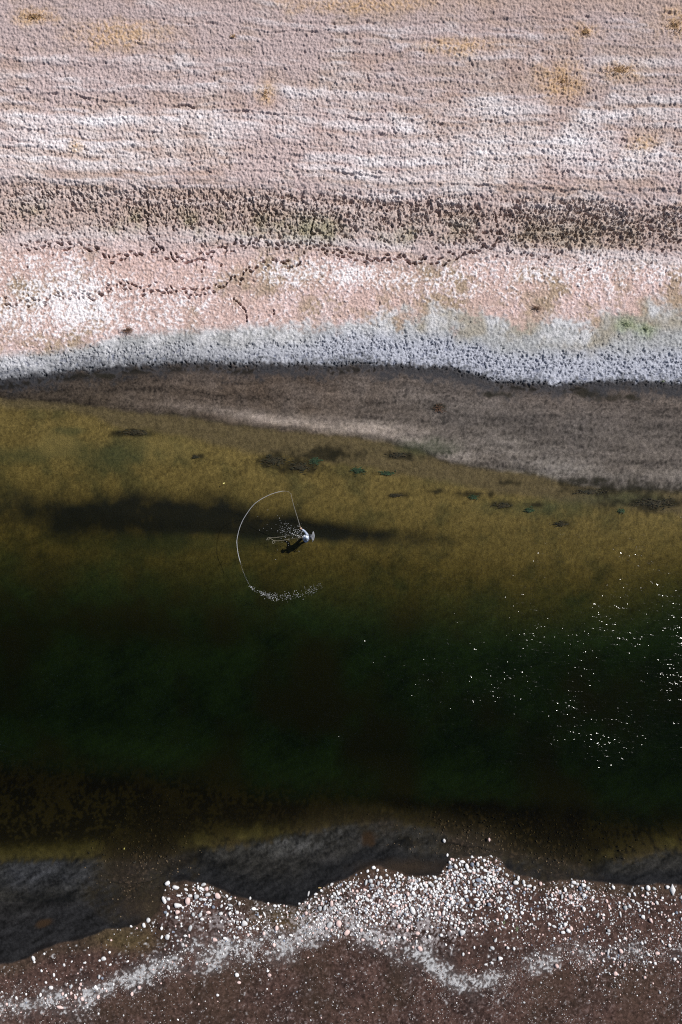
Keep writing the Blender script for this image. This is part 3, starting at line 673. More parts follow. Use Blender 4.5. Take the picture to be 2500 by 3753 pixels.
# traced stones: panel origin and scale, then  x y long short angle colour [shape] [= short name | label]
PANELS = [
((500, 3050, 3.136), """
360 578 62 52 -40 w = white stone in the water|outermost white angular stone standing in the water off the western spit
455 628 78 48 10 w = chunky shore stone|chunky white stone alone in the dark water beside the western spit
325 778 95 46 60 w = slanting long stone|long white oval stone slanting at the water edge of the western spit
372 762 45 38 0 w
475 838 96 50 12 w = long loaf stone|largest long loaf-shaped white stone lying level in the western cluster
368 860 60 34 60 w
590 788 86 60 80 p = upright pale pink boulder|tall pale pink boulder in the middle of the western cluster
690 738 60 56 0 g
620 725 55 42 0 w
570 658 55 30 25 w
490 725 55 28 0 w
773 600 55 38 -20 g
805 648 56 48 80 p
770 658 40 34 0 w
742 643 36 36 0 w
707 628 50 30 95 w
825 715 62 45 0 g
935 728 76 60 20 p = broad pinkish stone|broad pinkish white stone on the eastern side of the western cluster
1038 730 38 30 45 w
1072 765 46 32 -20 w
1080 835 62 30 8 g
980 848 46 32 100 w
885 858 46 42 0 b = dark blue stone|dark blue-grey stone among white ones in the western cluster
850 780 40 35 0 g
785 770 50 28 0 w
745 765 44 40 0 g
472 915 56 48 0 p = squarish pink stone|squarish pink stone below the long loaf-shaped stone
830 920 56 36 5 p
972 930 58 38 -15 w
735 948 60 40 110 g
655 943 46 38 40 g
355 945 50 28 110 w
337 915 42 34 0 b
755 998 42 38 0 w
465 975 46 32 -10 w
138 1005 60 52 90 w = round stone at the muddy edge|round white stone at the muddy water edge west of the cluster
90 1065 55 42 60 w
290 1100 42 30 90 w
360 1200 62 58 90 w = round stone on bare mud|round white stone on bare brown mud below the western cluster
292 1203 50 28 110 w
562 1188 46 30 -10 w
622 1100 66 42 100 g
608 1190 48 24 80 p
1160 915 44 42 0 w
1075 933 44 40 90 w
1355 878 60 36 12 w
1185 815 42 34 70 w
1308 758 40 28 90 w
1240 1045 76 66 30 w = big white cobble|big hollowed white cobble between the western and middle pebble fields
1190 1090 40 36 0 w
1160 1030 36 32 0 g
1308 1103 42 36 30 w
1080 1122 44 26 110 g
1393 1110 36 34 0 w
1283 1178 40 36 90 p
1125 1203 40 28 70 w
1160 1210 46 28 -40 w
1018 1218 48 32 20 w
1435 1228 46 36 0 g
1465 1160 40 36 90 p
900 1235 62 40 20 p
1275 1003 44 32 60 g
1470 940 60 22 65 w
"""), ((1000, 3100, 3.136), """
1160 248 46 40 0 w = lone stone at the inlet|lone white stone farthest out at the small brown inlet
1092 290 38 34 90 w
1190 360 46 34 90 w
1240 362 44 42 0 w
1125 398 56 46 0 g
1140 448 52 48 0 g
1070 418 66 30 100 g = leaning grey stone|long pale grey stone leaning upright at the top of the middle field
1212 428 52 32 90 g
1315 443 54 50 90 w
1308 335 40 32 0 w
1305 397 32 32 0 w
1340 405 30 28 0 w
1455 420 42 38 0 g
1440 458 56 40 -15 w
860 465 44 40 0 w
815 513 38 28 0 w
678 440 42 34 -40 w
495 552 44 28 -20 w
410 548 60 20 100 w = thin upright sliver|thin white sliver of stone standing at the dark water edge
540 481 40 16 0 o = flat ochre stone|flat ochre stone just under the water at the shore
556 512 34 30 0 w
705 548 48 34 45 w
678 578 32 30 0 w
576 603 38 30 90 w
500 648 36 28 90 w
415 695 56 34 90 w
305 660 32 30 0 w
25 686 44 32 10 w
68 690 38 24 60 w
540 715 62 44 95 g
597 708 60 40 100 g = twin grey stones|eastern one of two grey egg-shaped stones side by side
675 660 72 42 88 p = tall pale pink pebble|tall smooth pale pink stone standing by itself on brown ground
768 722 36 28 0 w
970 595 50 42 60 w
1085 615 60 38 25 w
1100 570 38 38 0 p
1053 500 38 36 0 p
918 517 42 25 90 p
970 520 38 32 30 p
912 628 36 32 0 w
875 640 32 28 0 w
1010 660 36 32 0 w
1210 685 38 32 90 w
1320 695 38 32 0 w
1222 633 48 30 110 p t
1325 548 46 28 20 w
1548 548 56 46 60 p
1497 503 36 34 0 w
380 770 50 44 -45 p
348 803 32 30 0 b
288 778 40 28 90 w
655 905 78 58 -50 g = large slanting grey stone|large slanting pale grey stone beside the salmon pink block
760 890 76 68 50 p = salmon pink block|big salmon pink blocky stone on the salt crust
850 988 76 64 -60 p = lower salmon pink stone|big salmon pink stone at the lower rim of the salt crust
615 945 42 36 0 p
550 783 46 26 10 g
40 940 60 50 90 p = pink stone by the salt band|blocky pink stone where the western salt band begins
97 920 36 34 0 w
1015 968 40 34 90 p
1033 1075 42 34 0 p
1248 1113 38 34 90 p
1450 918 52 46 -40 p
1445 1050 48 40 0 w
210 1028 52 28 25 w
77 1048 38 32 20 w
640 1042 30 28 0 w
1190 890 38 34 20 w
15 1140 50 40 70 p
1545 968 48 34 80 p
"""), ((1500, 3030, 3.136), """
403 155 50 38 60 w = farthest stone in the water|white stone farthest out in the dark water above the big cluster
910 130 46 28 80 p = pink stone under water|pink stone just breaking the dark water above the big cluster
438 325 40 28 100 w
465 410 42 34 60 w
472 460 54 44 -20 b = bluish corner stone|bluish stone at the upper western corner of the big cluster
533 450 50 42 40 w
610 398 58 34 0 w
665 455 74 46 65 w = biggest stone of the heap|biggest white stone near the top of the big cluster
578 430 36 30 30 w
785 428 52 40 75 w
720 430 50 40 90 b
690 503 62 32 15 w
790 500 50 36 70 w
540 518 62 36 5 w
593 555 54 36 50 w
492 580 44 30 90 w
830 580 48 38 90 w
870 580 38 34 0 w
908 608 60 50 60 w = broad white stone|broad white stone at the heart of the big cluster
962 607 42 38 0 w
930 570 50 30 15 w
790 608 76 48 5 b = dark blue slab|broad dark blue-grey slab lying among the white stones
735 625 40 36 90 g
755 662 44 40 -20 g
685 635 50 30 70 w
858 385 38 34 0 w
905 397 30 26 0 w
705 580 44 32 100 w
745 745 44 40 0 w
655 795 50 34 -15 w
765 833 64 32 -5 w
783 897 54 46 -60 w = round loaf below the heap|round white stone at the lower end of the big cluster
935 840 54 32 5 p
902 793 36 34 0 w
855 860 44 30 95 p
665 835 46 40 40 b
705 905 42 38 60 g
915 890 46 40 20 b
870 742 42 36 30 b
1020 628 38 30 15 w
1060 755 40 36 0 w
1222 640 64 54 0 w = bright shore boulder|bright white boulder at the shore with two tall neighbours
1250 590 56 34 95 w
1310 633 52 40 80 w
1380 675 62 36 -10 w
1440 700 42 34 80 w
1505 650 50 40 80 p = pinkish shore stone|upright pinkish white stone at the dark water edge
1128 815 40 36 0 w
1128 935 54 44 -40 b = dark blue angular stone|angular dark blue-grey stone alone on brown gravel
1060 945 38 28 20 w
1112 1032 58 46 80 w = egg-shaped stone by the weeds|egg-shaped white stone just above the small green plants
1293 985 44 40 0 w
1400 945 42 28 80 b
1010 1065 44 32 15 p
873 1095 50 30 100 g
1430 1058 44 28 70 w
1333 1112 38 34 0 w
607 1213 72 60 0 g = big grey and white boulder|big half grey half white boulder below the pebble field
560 1170 46 32 50 w
615 1108 48 30 20 w
568 1098 40 34 100 p
533 1130 36 32 0 w
845 1145 32 30 0 p
820 925 46 26 -50 p
768 942 34 28 10 w
615 955 42 30 20 w
505 945 50 24 100 w
40 960 100 54 65 w = large pale slab|large pale slab leaning on the mottled salty ground
300 992 50 40 -70 w
345 992 54 40 55 p
393 988 56 36 95 w
110 790 38 34 -20 w
195 678 54 48 50 w = rounded shore stone|rounded white stone at the upper edge of the middle field
260 660 54 44 20 g
130 662 48 34 70 w
118 608 38 30 80 w
350 595 50 32 -15 w
237 640 42 36 -20 w
298 628 34 32 0 w
237 795 48 36 50 p
250 745 42 30 90 w
490 715 52 38 100 w
537 710 62 28 90 g
382 745 38 34 40 w
258 1150 38 36 0 w
203 1203 38 28 10 w
95 1220 54 40 -10 p
550 880 38 30 -10 b
"""), ((2000, 3150, 3.136), """
1455 345 130 64 88 w d = pointed diamond stone|tall pointed diamond-shaped white stone at the eastern shore
1395 315 46 42 0 w
1173 322 62 50 60 w = blocky shore stone|blocky white stone at the eastern shore beside a grey slanting one
1245 333 58 30 35 g
1165 390 46 36 60 w
1108 325 36 34 0 w
957 397 42 34 70 w
1020 397 46 28 60 w
773 318 48 38 50 w
325 258 64 42 10 w = broad flat shore stone|broad flat-topped white stone at the shore of the eastern cluster
362 280 42 34 -50 w
430 292 58 44 15 w
485 325 46 38 -30 g
438 405 52 42 -15 w
275 423 52 48 40 p = round pinkish cobble|round pinkish cobble in the middle of the eastern cluster
188 430 64 28 92 g = tall grey bar stone|tall narrow grey stone in the eastern cluster
220 340 56 36 85 w
300 305 36 34 0 w
395 330 54 40 60 b
433 563 52 44 60 w = lone bright cobble|bright round cobble just below the eastern cluster
585 480 56 24 -5 w
670 413 34 26 10 w
700 475 44 32 60 p
725 535 42 30 60 p
845 497 36 32 90 w
910 550 58 42 95 g = grey egg stone|large grey egg-shaped stone on the eastern gravel
960 535 52 36 50 w
1060 503 54 28 35 w
1000 472 40 34 40 w
1170 490 38 32 20 w
1275 495 46 34 50 w
1340 440 34 32 0 w
1262 415 36 26 40 w
1222 503 36 28 90 p
1172 541 42 24 0 w
1080 583 38 30 80 w
858 632 72 30 80 w t = white wedge stone|upright white wedge-shaped stone on the eastern gravel
1120 660 56 46 40 w = stubby white stone|stubby white stone beside the pink triangular one
1207 700 64 48 60 p t = pink triangular stone|pink triangular stone alone on the eastern brown gravel
1418 692 46 38 -20 w
1498 608 42 36 60 b
1558 435 48 42 60 w
1560 685 40 30 70 w
665 635 36 32 0 w
598 635 52 30 100 g
660 668 36 30 50 p
222 745 50 48 0 w = top stone of the quartet|round white stone at the top of a group of four
95 768 58 30 15 w
290 788 48 40 40 p
260 813 58 46 30 w
200 832 56 40 0 w
45 745 34 28 0 w
720 815 42 36 40 g
850 930 40 28 60 w
863 1050 54 42 40 p = salmon stone near the pale wash|salmon pink stone beside an upright white sliver on the lower gravel
718 1060 62 26 100 w
1278 1075 54 42 -10 p = big pink oval|big pink oval stone low on the eastern gravel
1175 1087 40 34 20 w
1422 985 44 36 40 w
1425 905 36 32 90 p
1480 1140 42 34 -30 w
1258 1192 42 36 40 w
125 1218 48 44 30 p
515 1175 48 26 75 p
638 1080 42 32 60 p
903 1210 48 30 110 p
1105 958 38 30 60 w
1335 937 34 28 40 w
740 993 32 26 60 w
790 1143 34 26 80 w
665 1165 36 28 60 w
45 545 40 30 30 w
165 630 42 30 80 w
1510 1173 38 28 20 p
70 410 42 28 70 w
75 455 40 34 10 w
"""), ((0, 3350, 3.136), """
385 508 62 42 60 w = white stone by the dark inlet|white stone at the dark water edge of the bare western mud
398 550 26 24 0 w
480 650 38 28 60 w
510 455 30 28 -40 w
740 582 38 32 60 w
1195 510 56 50 0 w = roundest mud stone|round white stone alone on the ochre western mud
1260 438 36 30 -40 w
1145 533 28 26 0 w
975 556 40 24 -10 w
622 700 46 26 80 w
655 750 32 26 50 w
592 838 54 44 10 w = white stone above the salt|round white stone just above the western salt band
530 785 34 28 70 w
928 803 46 32 85 p = upright pink stone|upright pale pink stone at the upper rim of the western salt
915 848 38 28 80 p
722 918 40 32 90 p
822 908 42 34 80 p
760 930 36 34 0 w
870 955 40 32 40 p
948 972 48 40 50 p
690 1068 92 36 12 p = long pink bar stone|long pale pink bar-shaped stone lying on the western salt band
1130 945 48 36 100 p
1143 718 46 34 90 g
1180 733 36 32 40 b = dark stone in the salt|dark blue-grey stone on the western salt band
1097 832 42 32 90 w
1518 912 48 34 85 p = pink cobble|pink cobble below the western salt band
1225 882 34 24 80 p
192 960 38 32 60 w
470 928 48 30 80 w
1508 140 36 24 50 w
1267 580 36 24 -30 w
1468 542 36 24 -30 w
820 830 50 34 110 g
1305 803 42 24 90 w
"""), ((1400, 3350, 3.136), """
437 393 62 52 30 p = salmon red stone|salmon red round stone on the crescent of salt crust
193 135 52 48 0 p
395 318 48 30 95 w
545 258 42 32 60 w
732 348 36 26 40 w
933 460 42 30 90 w
997 447 30 26 0 p
1265 388 52 42 20 g = speckled grey stone|speckled grey stone on bare brown ground inside the salt crescent
1357 508 58 44 10 w = smooth oval on bare soil|smooth white oval stone on bare soil inside the salt crescent
1265 557 44 30 25 w
1305 292 54 42 -60 w t = white triangular stone|white triangular stone on bare brown ground
1415 353 32 26 0 p
1443 386 38 32 30 w
1517 395 40 34 60 w
1193 577 42 24 -10 w
1060 383 36 24 90 w
355 377 42 26 60 p
190 265 52 40 -15 w
257 268 44 38 30 w
680 238 42 34 0 w
"""), ((0, 2900, 1.2544), """
640 900 20 18 -50 p
1238 843 20 16 0 p
1232 825 14 12 0 w
1090 842 20 18 0 w
1100 878 18 12 0 p
1000 935 15 13 0 w
607 930 20 16 80 p
"""), ((1250, 2900, 1.2544), """
1262 837 21 20 0 p = pink stone on dark gravel|pink round stone on the dark fine gravel below the eastern stones
1395 855 15 14 0 p
""")]
STONES = []
for (ox, oy, sc0), txt in PANELS:
    for ln in txt.strip().splitlines():
        left, _, lab = ln.partition('=')
        f = left.split()
        px, py = ox + float(f[0]) / sc0, oy + float(f[1]) / sc0
        STONES.append(dict(px=px, py=py, a=float(f[2]) / sc0, b=float(f[3]) / sc0, ang=-float(f[4]), c=f[5], sh=(f[6] if len(f) > 6 else ''), lab=lab.strip()))
# two panels overlap: drop doubles
keep = []
for s_ in STONES:
    if all((s_['px'] - t['px']) ** 2 + (s_['py'] - t['py']) ** 2 > 36 for t in keep): keep.append(s_)
STONES = keep
order = sorted(range(len(STONES)), key=lambda i: -(STONES[i]['a'] * STONES[i]['b'] + (1e6 if STONES[i]['lab'] else 0)))
single = [STONES[i] for i in order[:300]]; rest = [STONES[i] for i in order[300:]]

# labels: named ones carry their own; every other stone is told by its nearest named one
lm = [s_ for s_ in single if s_['lab']]
CN = {'w': 'white', 'g': 'grey', 'p': 'pinkish', 'b': 'blue-grey', 'o': 'ochre'}
ORD = ['nearest', 'second', 'third', 'fourth', 'fifth', 'sixth', 'seventh', 'eighth', 'ninth', 'tenth', 'eleventh', 'twelfth', 'thirteenth', 'fourteenth', 'fifteenth']
buckets = {}
for s_ in single:
    if s_['lab']:
        s_['ref'], s_['label'] = [t.strip() for t in s_['lab'].split('|')]; continue
for s_ in single:
    if s_['lab']: continue
    m = min(lm, key=lambda t: (t['px'] - s_['px']) ** 2 + (t['py'] - s_['py']) ** 2)
    dx, dy = s_['px'] - m['px'], s_['py'] - m['py']
    side = ('right of' if dx > 0 else 'left of') if abs(dx) > abs(dy) else ('below' if dy > 0 else 'above')
    r_ = s_['a'] / s_['b']
    form = 'round' if r_ < 1.16 else 'oval' if r_ < 1.5 else 'long'
    key = (m['ref'], side, CN[s_['c']])
    buckets.setdefault(key, []).append((dx * dx + dy * dy, s_, form))
for (ref, side, cn), lst in buckets.items():
    lst.sort(key=lambda t: t[0])
    for k_, (_, s_, form) in enumerate(lst):
        size = 'large' if s_['a'] * s_['b'] > 300 else 'middling' if s_['a'] * s_['b'] > 170 else 'small'
        s_['label'] = f"{size} {form} {cn} stone, {ORD[min(k_, 14)]} {cn} one {side} the {ref}"

rs = random.Random(8)
for s_ in single:
    p = on_ground(s_['px'], s_['py'])
    i = 10 if s_['sh'] == 'd' else 11 if s_['sh'] == 't' else rs.randrange(10)
    a, b = s_['a'] / S / 2 * 1.08, s_['b'] / S / 2 * 1.08
    c = min(b, .16) * rs.uniform(.62, .85)
    o = bpy.data.objects.new('river_stone', stone_mesh(i, s_['c']))
    zc = p.z + c * .42
    if p.z < -.01 and s_['c'] != 'o': zc = max(zc, -.25 * c)
    o.location = (p.x, p.y, zc)
    o.scale = (a, b, c)
    o.rotation_euler = (rs.uniform(-.12, .12), rs.uniform(-.12, .12), math.radians(s_['ang']))
    COL.objects.link(o)
    tag(o, s_['label'], 'stone', 'loose stones on the gravel bank')

# ---- smaller pebbles and grit, too many to name
def scatter_mesh(name, items, base, faces, mats):
    """items: (x, y, z, a, b, c, angle, variant, material)"""
    nb, nfc = len(base[0]), len(faces)
    V_ = np.empty((len(items) * nb, 3), np.float32); F_ = np.empty((len(items) * nfc, 3), np.int32); M_ = np.empty(len(items) * nfc, np.int32)
    for k_, (px_, py_, pz_, a, b, c, an, vr, mt) in enumerate(items):
        q = base[vr] * (a, b, c)
        ca_, sa_ = math.cos(an), math.sin(an)
        V_[k_ * nb:(k_ + 1) * nb, 0] = q[:, 0] * ca_ - q[:, 1] * sa_ + px_
        V_[k_ * nb:(k_ + 1) * nb, 1] = q[:, 0] * sa_ + q[:, 1] * ca_ + py_
        V_[k_ * nb:(k_ + 1) * nb, 2] = q[:, 2] + pz_
        F_[k_ * nfc:(k_ + 1) * nfc] = faces + k_ * nb
        M_[k_ * nfc:(k_ + 1) * nfc] = mt
    me = bpy.data.meshes.new(name)
    me.vertices.add(len(V_)); me.vertices.foreach_set('co', V_.ravel())
    me.loops.add(len(F_) * 3); me.loops.foreach_set('vertex_index', F_.ravel())
    me.polygons.add(len(F_)); me.polygons.foreach_set('loop_start', np.arange(len(F_), dtype=np.int32) * 3)
    me.polygons.foreach_set('use_smooth', np.ones(len(F_), bool))
    for m_ in mats: me.materials.append(m_)
    me.polygons.foreach_set('material_index', M_)
    me.update(calc_edges=True)
    o = bpy.data.objects.new(name, me); COL.objects.link(o)
    return o

def gauss(U, V, cu, cv, ru, rv): return np.exp(-((U - cu) / ru) ** 2 - ((V - cv) / rv) ** 2)
rg = np.random.default_rng(31)
def pick(nc, dens, vlo=3090, vhi=3800):
    U = rg.uniform(-60, 2560, nc); Vv = rg.uniform(vlo, vhi, nc)
    ok = (rg.random(nc) < dens(U, Vv)) & (Vv > E7(U) + 2)
    return U[ok], Vv[ok]
salt_c = lambda U: np.interp(U, SL[:, 0], SL[:, 1])
def dens_peb(U, V):
    clump = .75 + .5 * N(U / S, V / S, .9, 7) + .4 * N(U / S, V / S, 3.0, 8)
    d = (gauss(U, V, 720, 3290, 130, 55) * .8 + gauss(U, V, 850, 3370, 150, 60) * .45 + gauss(U, V, 1430, 3260, 170, 65) * 1.2 + gauss(U, V, 1380, 3350, 190, 60) * 1.0 + gauss(U, V, 1740, 3230, 130, 90) * 1.6
         + gauss(U, V, 1680, 3350, 170, 60) * 1.0 + gauss(U, V, 2080, 3275, 90, 45) * 1.3 + gauss(U, V, 1950, 3320, 160, 90) * .42 + gauss(U, V, 2300, 3330, 280, 110) * .30 + gauss(U, V, 2300, 3500, 320, 90) * .30
         + gauss(U, V, 2000, 3420, 160, 40) * .25 + gauss(U, V, 1130, 3360, 120, 60) * .35 + gauss(U, V, 700, 3440, 300, 60) * .10 + np.exp(-((V - salt_c(U) + 10) / 45) ** 2) * .20 * (U < 1500) + .012)
    d = d * (1 - .9 * gauss(U, V, 1730, 3500, 140, 70)) * (1 - .8 * gauss(U, V, 420, 3480, 240, 60))
    return d * clump
cols = ['w', 'g', 'p', 'b', 'd']
MS['d'] = simple_mat('stone_dull_brown', (.20, .155, .14), .85, .3, 5.0, .5, .1)
mats = [MS[c] for c in cols]
SP = np.array([(s_['px'], s_['py'], s_['a'] * .5) for s_ in single])
items = []
U, Vv = pick(36000, dens_peb)
for pu, pv in zip(U, Vv):
    L_ = (4.4 + 4.4 * rg.random() ** 2 + 4.0 * rg.random() ** 6) * (.88 + .42 * float(gauss(pu, pv, 1650, 3250, 350, 130)))
    if (((SP[:, 0] - pu) ** 2 + (SP[:, 1] - pv) ** 2) < (SP[:, 2] + L_ * .3) ** 2).any(): continue
    p = on_ground(pu, pv)
    a = L_ / S / 2 * 1.12; b = a * rg.uniform(.55, .95); c = b * rg.uniform(.55, .85)
    pinky = .30 if pu > 1900 or pu < 600 else .16
    r_ = rg.random(); mt = 2 if r_ < pinky * .8 else 1 if r_ < pinky + .26 else 3 if r_ < pinky + .33 else 4 if r_ < pinky + .47 else 0
    items.append((p.x, p.y, p.z + c * rg.uniform(-.1, .35), a, b, c, rg.uniform(0, 3.14) if rg.random() < .4 else rg.normal(1.9, .5), int(rg.integers(10)), mt))
for s_ in rest:
    p = on_ground(s_['px'], s_['py'])
    a, b = s_['a'] / S / 2, s_['b'] / S / 2
    items.append((p.x, p.y, p.z + b * .25, a, b, b * .7, math.radians(s_['ang']), int(rg.integers(10)), cols.index(s_['c']) if s_['c'] in cols else 0))
r0g = np.random.default_rng(4)
VAR0 = [rock(ICO1, r0g, .10, 5) for _ in range(10)]
peb = scatter_mesh('small_pebbles', items, VAR0, ICO1F, mats)
tag(peb, 'countless small white and grey pebbles strewn between the larger stones', 'pebbles', kind='stuff')

def dens_grit(U, V):
    sc1 = salt_c(U); below = np.clip((V - sc1 - 10) / 60, 0, 1)
    cl = .7 + .6 * N(U / S, V / S, .5, 17) + .5 * N(U / S, V / S, 2.2, 18)
    left = np.interp(U, [0, 500, 1200, 2500], [1.5, 1.0, .6, .75])
    return (.11 * below * left + np.exp(-((V - sc1) / 55) ** 2) * .65 + dens_peb(U, V) * .45 + .05) * cl
items = []
U, Vv = pick(95000, dens_grit)
for pu, pv in zip(U, Vv):
    p = on_ground(pu, pv)
    a = (1.4 + 2.4 * rg.random() ** 2) / S * .66; b = a * rg.uniform(.5, .9); c = b * .7
    r_ = rg.random()
    items.append((p.x, p.y, p.z + c * .4, a, b, c, rg.uniform(0, 3.14), int(rg.integers(6)), 2 if r_ < .34 else 1 if r_ < .66 else 0 if r_ < .9 else 3))
VARG = [rock(ICO0, r0g, .1, 3) for _ in range(6)]
gmats = [simple_mat('grit_pale', (.50, .48, .475), .9, .2, 6), simple_mat('grit_grey', (.32, .29, .285), .9, .2, 6), simple_mat('grit_brown', (.20, .135, .115), .9, .25, 6), simple_mat('grit_white', (.66, .65, .65), .9, .15, 6)]
grit = scatter_mesh('gravel_grit', items, VARG, ICO0F, gmats)
tag(grit, 'fine pale grit sprinkled over the dark brown lower bank', 'gravel', kind='stuff')
# rough stones on the dark bed off the lower shore
items = []
rg = np.random.default_rng(55)
bedm = [simple_mat('drowned_stone_brown', (.085, .06, .04), .8, .4, 4.0, .3), simple_mat('drowned_stone_dark', (.035, .03, .024), .8, .4, 4.0, .3), simple_mat('drowned_stone_tan', (.16, .115, .07), .8, .3, 4.0, .3)]
for cu, cv, ru, rv, k_ in [(520, 3130, 90, 110, 380), (1770, 3070, 150, 50, 260), (2030, 3100, 130, 70, 220)]:
    for _ in range(k_):
        pu, pv = rg.normal(cu, ru), rg.normal(cv, rv)
        if pv > E7(pu) - 8 or pv < E5(pu) + 20: continue
        p = on_ground(pu, pv)
        a = rg.uniform(2.2, 6.5) / S / 1.6; b = a * rg.uniform(.6, .95)
        items.append((p.x, p.y, min(p.z + b * .2, -b * .7 - .02), a, b, b * .6, rg.uniform(0, 3.1), int(rg.integers(6)), int(rg.choice(3, p=[.4, .45, .15]))))
bed = scatter_mesh('drowned_stones', items, VARG, ICO0F, bedm)
tag(bed, 'dark brown stones on the stream bed off the lower bank', 'stones', kind='stuff')
# ------------------------------------------------------------------ the angler
M_skin = simple_mat('skin', (.52, .34, .25), .6, .08, 8)
M_jacket = simple_mat('jacket_cloth', (.36, .41, .52), .75, .25, 9, .4)
M_wader = simple_mat('wader_cloth', (.055, .06, .065), .7, .2, 9, .3)
M_boot = simple_mat('boot_rubber', (.04, .035, .03), .7, .2, 9)
M_cap = simple_mat('cap_cloth', (.66, .71, .80), .8, .12, 12, .2)
M_hair = simple_mat('hair', (.05, .035, .025), .6, .3, 20)
M_pack = simple_mat('pack_cloth', (.075, .08, .095), .7, .3, 14, .4)
M_line = simple_mat('fly_line', (.85, .86, .90), .45, .05, 3)
M_rod = simple_mat('rod_blank', (.42, .40, .36), .35, .1, 6, 0, 0, .6)
M_cork = simple_mat('cork', (.45, .30, .17), .8, .3, 40)
M_metal = simple_mat('reel_metal', (.55, .56, .58), .35, .1, 10, 0, 0, .5, .8)
M_eye = simple_mat('eye', (.03, .025, .02), .2, .1, 5)
M_lip = simple_mat('lip', (.40, .17, .14), .6, .1, 5)

FEET = on_ground(1130, 1969)
person = None
def skinned(name, chain_verts, edges, mat, parent, root=0, sub=2):
    """chain_verts: (x, y, z, rx, ry)"""
    me = bpy.data.meshes.new(name)
    me.from_pydata([c[:3] for c in chain_verts], edges, [])
    o = bpy.data.objects.new(name, me); COL.objects.link(o)
    m_ = o.modifiers.new('skin', 'SKIN'); m_.use_smooth_shade = True
    sv = me.skin_vertices[0].data
    for i, c in enumerate(chain_verts):
        sv[i].radius = (c[3], c[4]); sv[i].use_root = (i == root)
    sb = o.modifiers.new('sub', 'SUBSURF'); sb.levels = sub; sb.render_levels = sub
    dg = bpy.context.evaluated_depsgraph_get()
    nm = bpy.data.meshes.new_from_object(o.evaluated_get(dg))
    o.modifiers.clear(); o.data = nm
    nm.materials.clear(); nm.materials.append(mat)
    nm.polygons.foreach_set('use_smooth', [True] * len(nm.polygons))
    if parent: o.parent = parent
    return o

J = dict(pel=(.03, 0, .95), spi=(.03, .02, 1.15), che=(.01, .05, 1.36), nk=(-.01, .07, 1.50), hd=(-.03, .08, 1.60), hm=(-.035, .08, 1.68), ht=(-.03, .08, 1.77),
         rs=(0, .22, 1.43), re=(-.17, .44, 1.30), rw=(-.35, .58, 1.37), rp=(-.42, .635, 1.405),
         ls=(.01, -.13, 1.42), le=(-.10, -.27, 1.17), lw=(-.28, -.08, 1.13), lp=(-.35, -.02, 1.14),
         rh=(.03, .10, .92), rk=(-.02, .16, .50), ra=(.03, .19, .09), rf=(-.16, .22, .05), lh=(.03, -.10, .92), lk=(-.05, -.14, .50), la=(.02, -.17, .09), lf=(-.18, -.20, .05))
R = dict(pel=(.14, .12), spi=(.13, .105), che=(.155, .115), nk=(.06, .06), hd=(.066, .075), hm=(.078, .092), ht=(.055, .065), rs=(.06, .06), re=(.043, .043), rw=(.029, .029), rp=(.036, .018),
         ls=(.06, .06), le=(.043, .043), lw=(.029, .029), lp=(.036, .018), rh=(.088, .088), rk=(.058, .058), ra=(.042, .042), rf=(.04, .03), lh=(.088, .088), lk=(.058, .058), la=(.042, .042), lf=(.04, .03))
names = list(J); idx = {k_: i for i, k_ in enumerate(names)}
cv_ = [J[k_] + R[k_] for k_ in names]
ed_ = [('pel','spi'),('spi','che'),('che','nk'),('nk','hd'),('hd','hm'),('hm','ht'),('che','rs'),('rs','re'),('re','rw'),('rw','rp'),('che','ls'),('ls','le'),('le','lw'),('lw','lp'),('pel','rh'),('rh','rk'),('rk','ra'),('ra','rf'),('pel','lh'),('lh','lk'),('lk','la'),('la','lf')]
ed_ = [(idx[a], idx[b]) for a, b in ed_]
# fingers: four curled chains and a thumb on each palm
def fingers(palm, wrist, grip, flip):
    P_, Wr = Vector(J[palm]), Vector(J[wrist]); f = (P_ - Wr).normalized(); g = Vector(grip).normalized(); side = f.cross(g).normalized()
    for k_, ln in enumerate((.072, .082, .078, .062)):
        b0 = P_ + f * .03 + side * (.024 - .016 * k_) * flip
        b1 = b0 + f * ln * .42 + g * ln * .12
        b2 = b1 + f * ln * .10 + g * ln * .40
        b3 = b2 - f * ln * .24 + g * ln * .12
        st = len(cv_)
        for j_, q in enumerate((b0, b1, b2, b3)): cv_.append((q.x, q.y, q.z, (.0105, .0095, .0088, .0078)[j_], (.0105, .0095, .0088, .0078)[j_]))
        ed_.extend([(idx[palm], st), (st, st + 1), (st + 1, st + 2), (st + 2, st + 3)])
    t0 = P_ - f * .015 + side * .034 * flip; t1 = t0 + f * .022 + side * .018 * flip + g * .012; t2 = t1 + f * .026 + g * .022
    st = len(cv_)
    for q, r_ in ((t0, .012), (t1, .0105), (t2, .009)): cv_.append((q.x, q.y, q.z, r_, r_))
    ed_.extend([(idx[palm], st), (st, st + 1), (st + 1, st + 2)])
fingers('rp', 'rw', (0, -.3, -1), 1)
fingers('lp', 'lw', (0, .3, -1), -1)
person = skinned('person', cv_, ed_, M_skin, None)
person.location = FEET
tag(person, 'angler in pale blue cap and blue jacket standing in the stream, casting with raised arm', 'person')

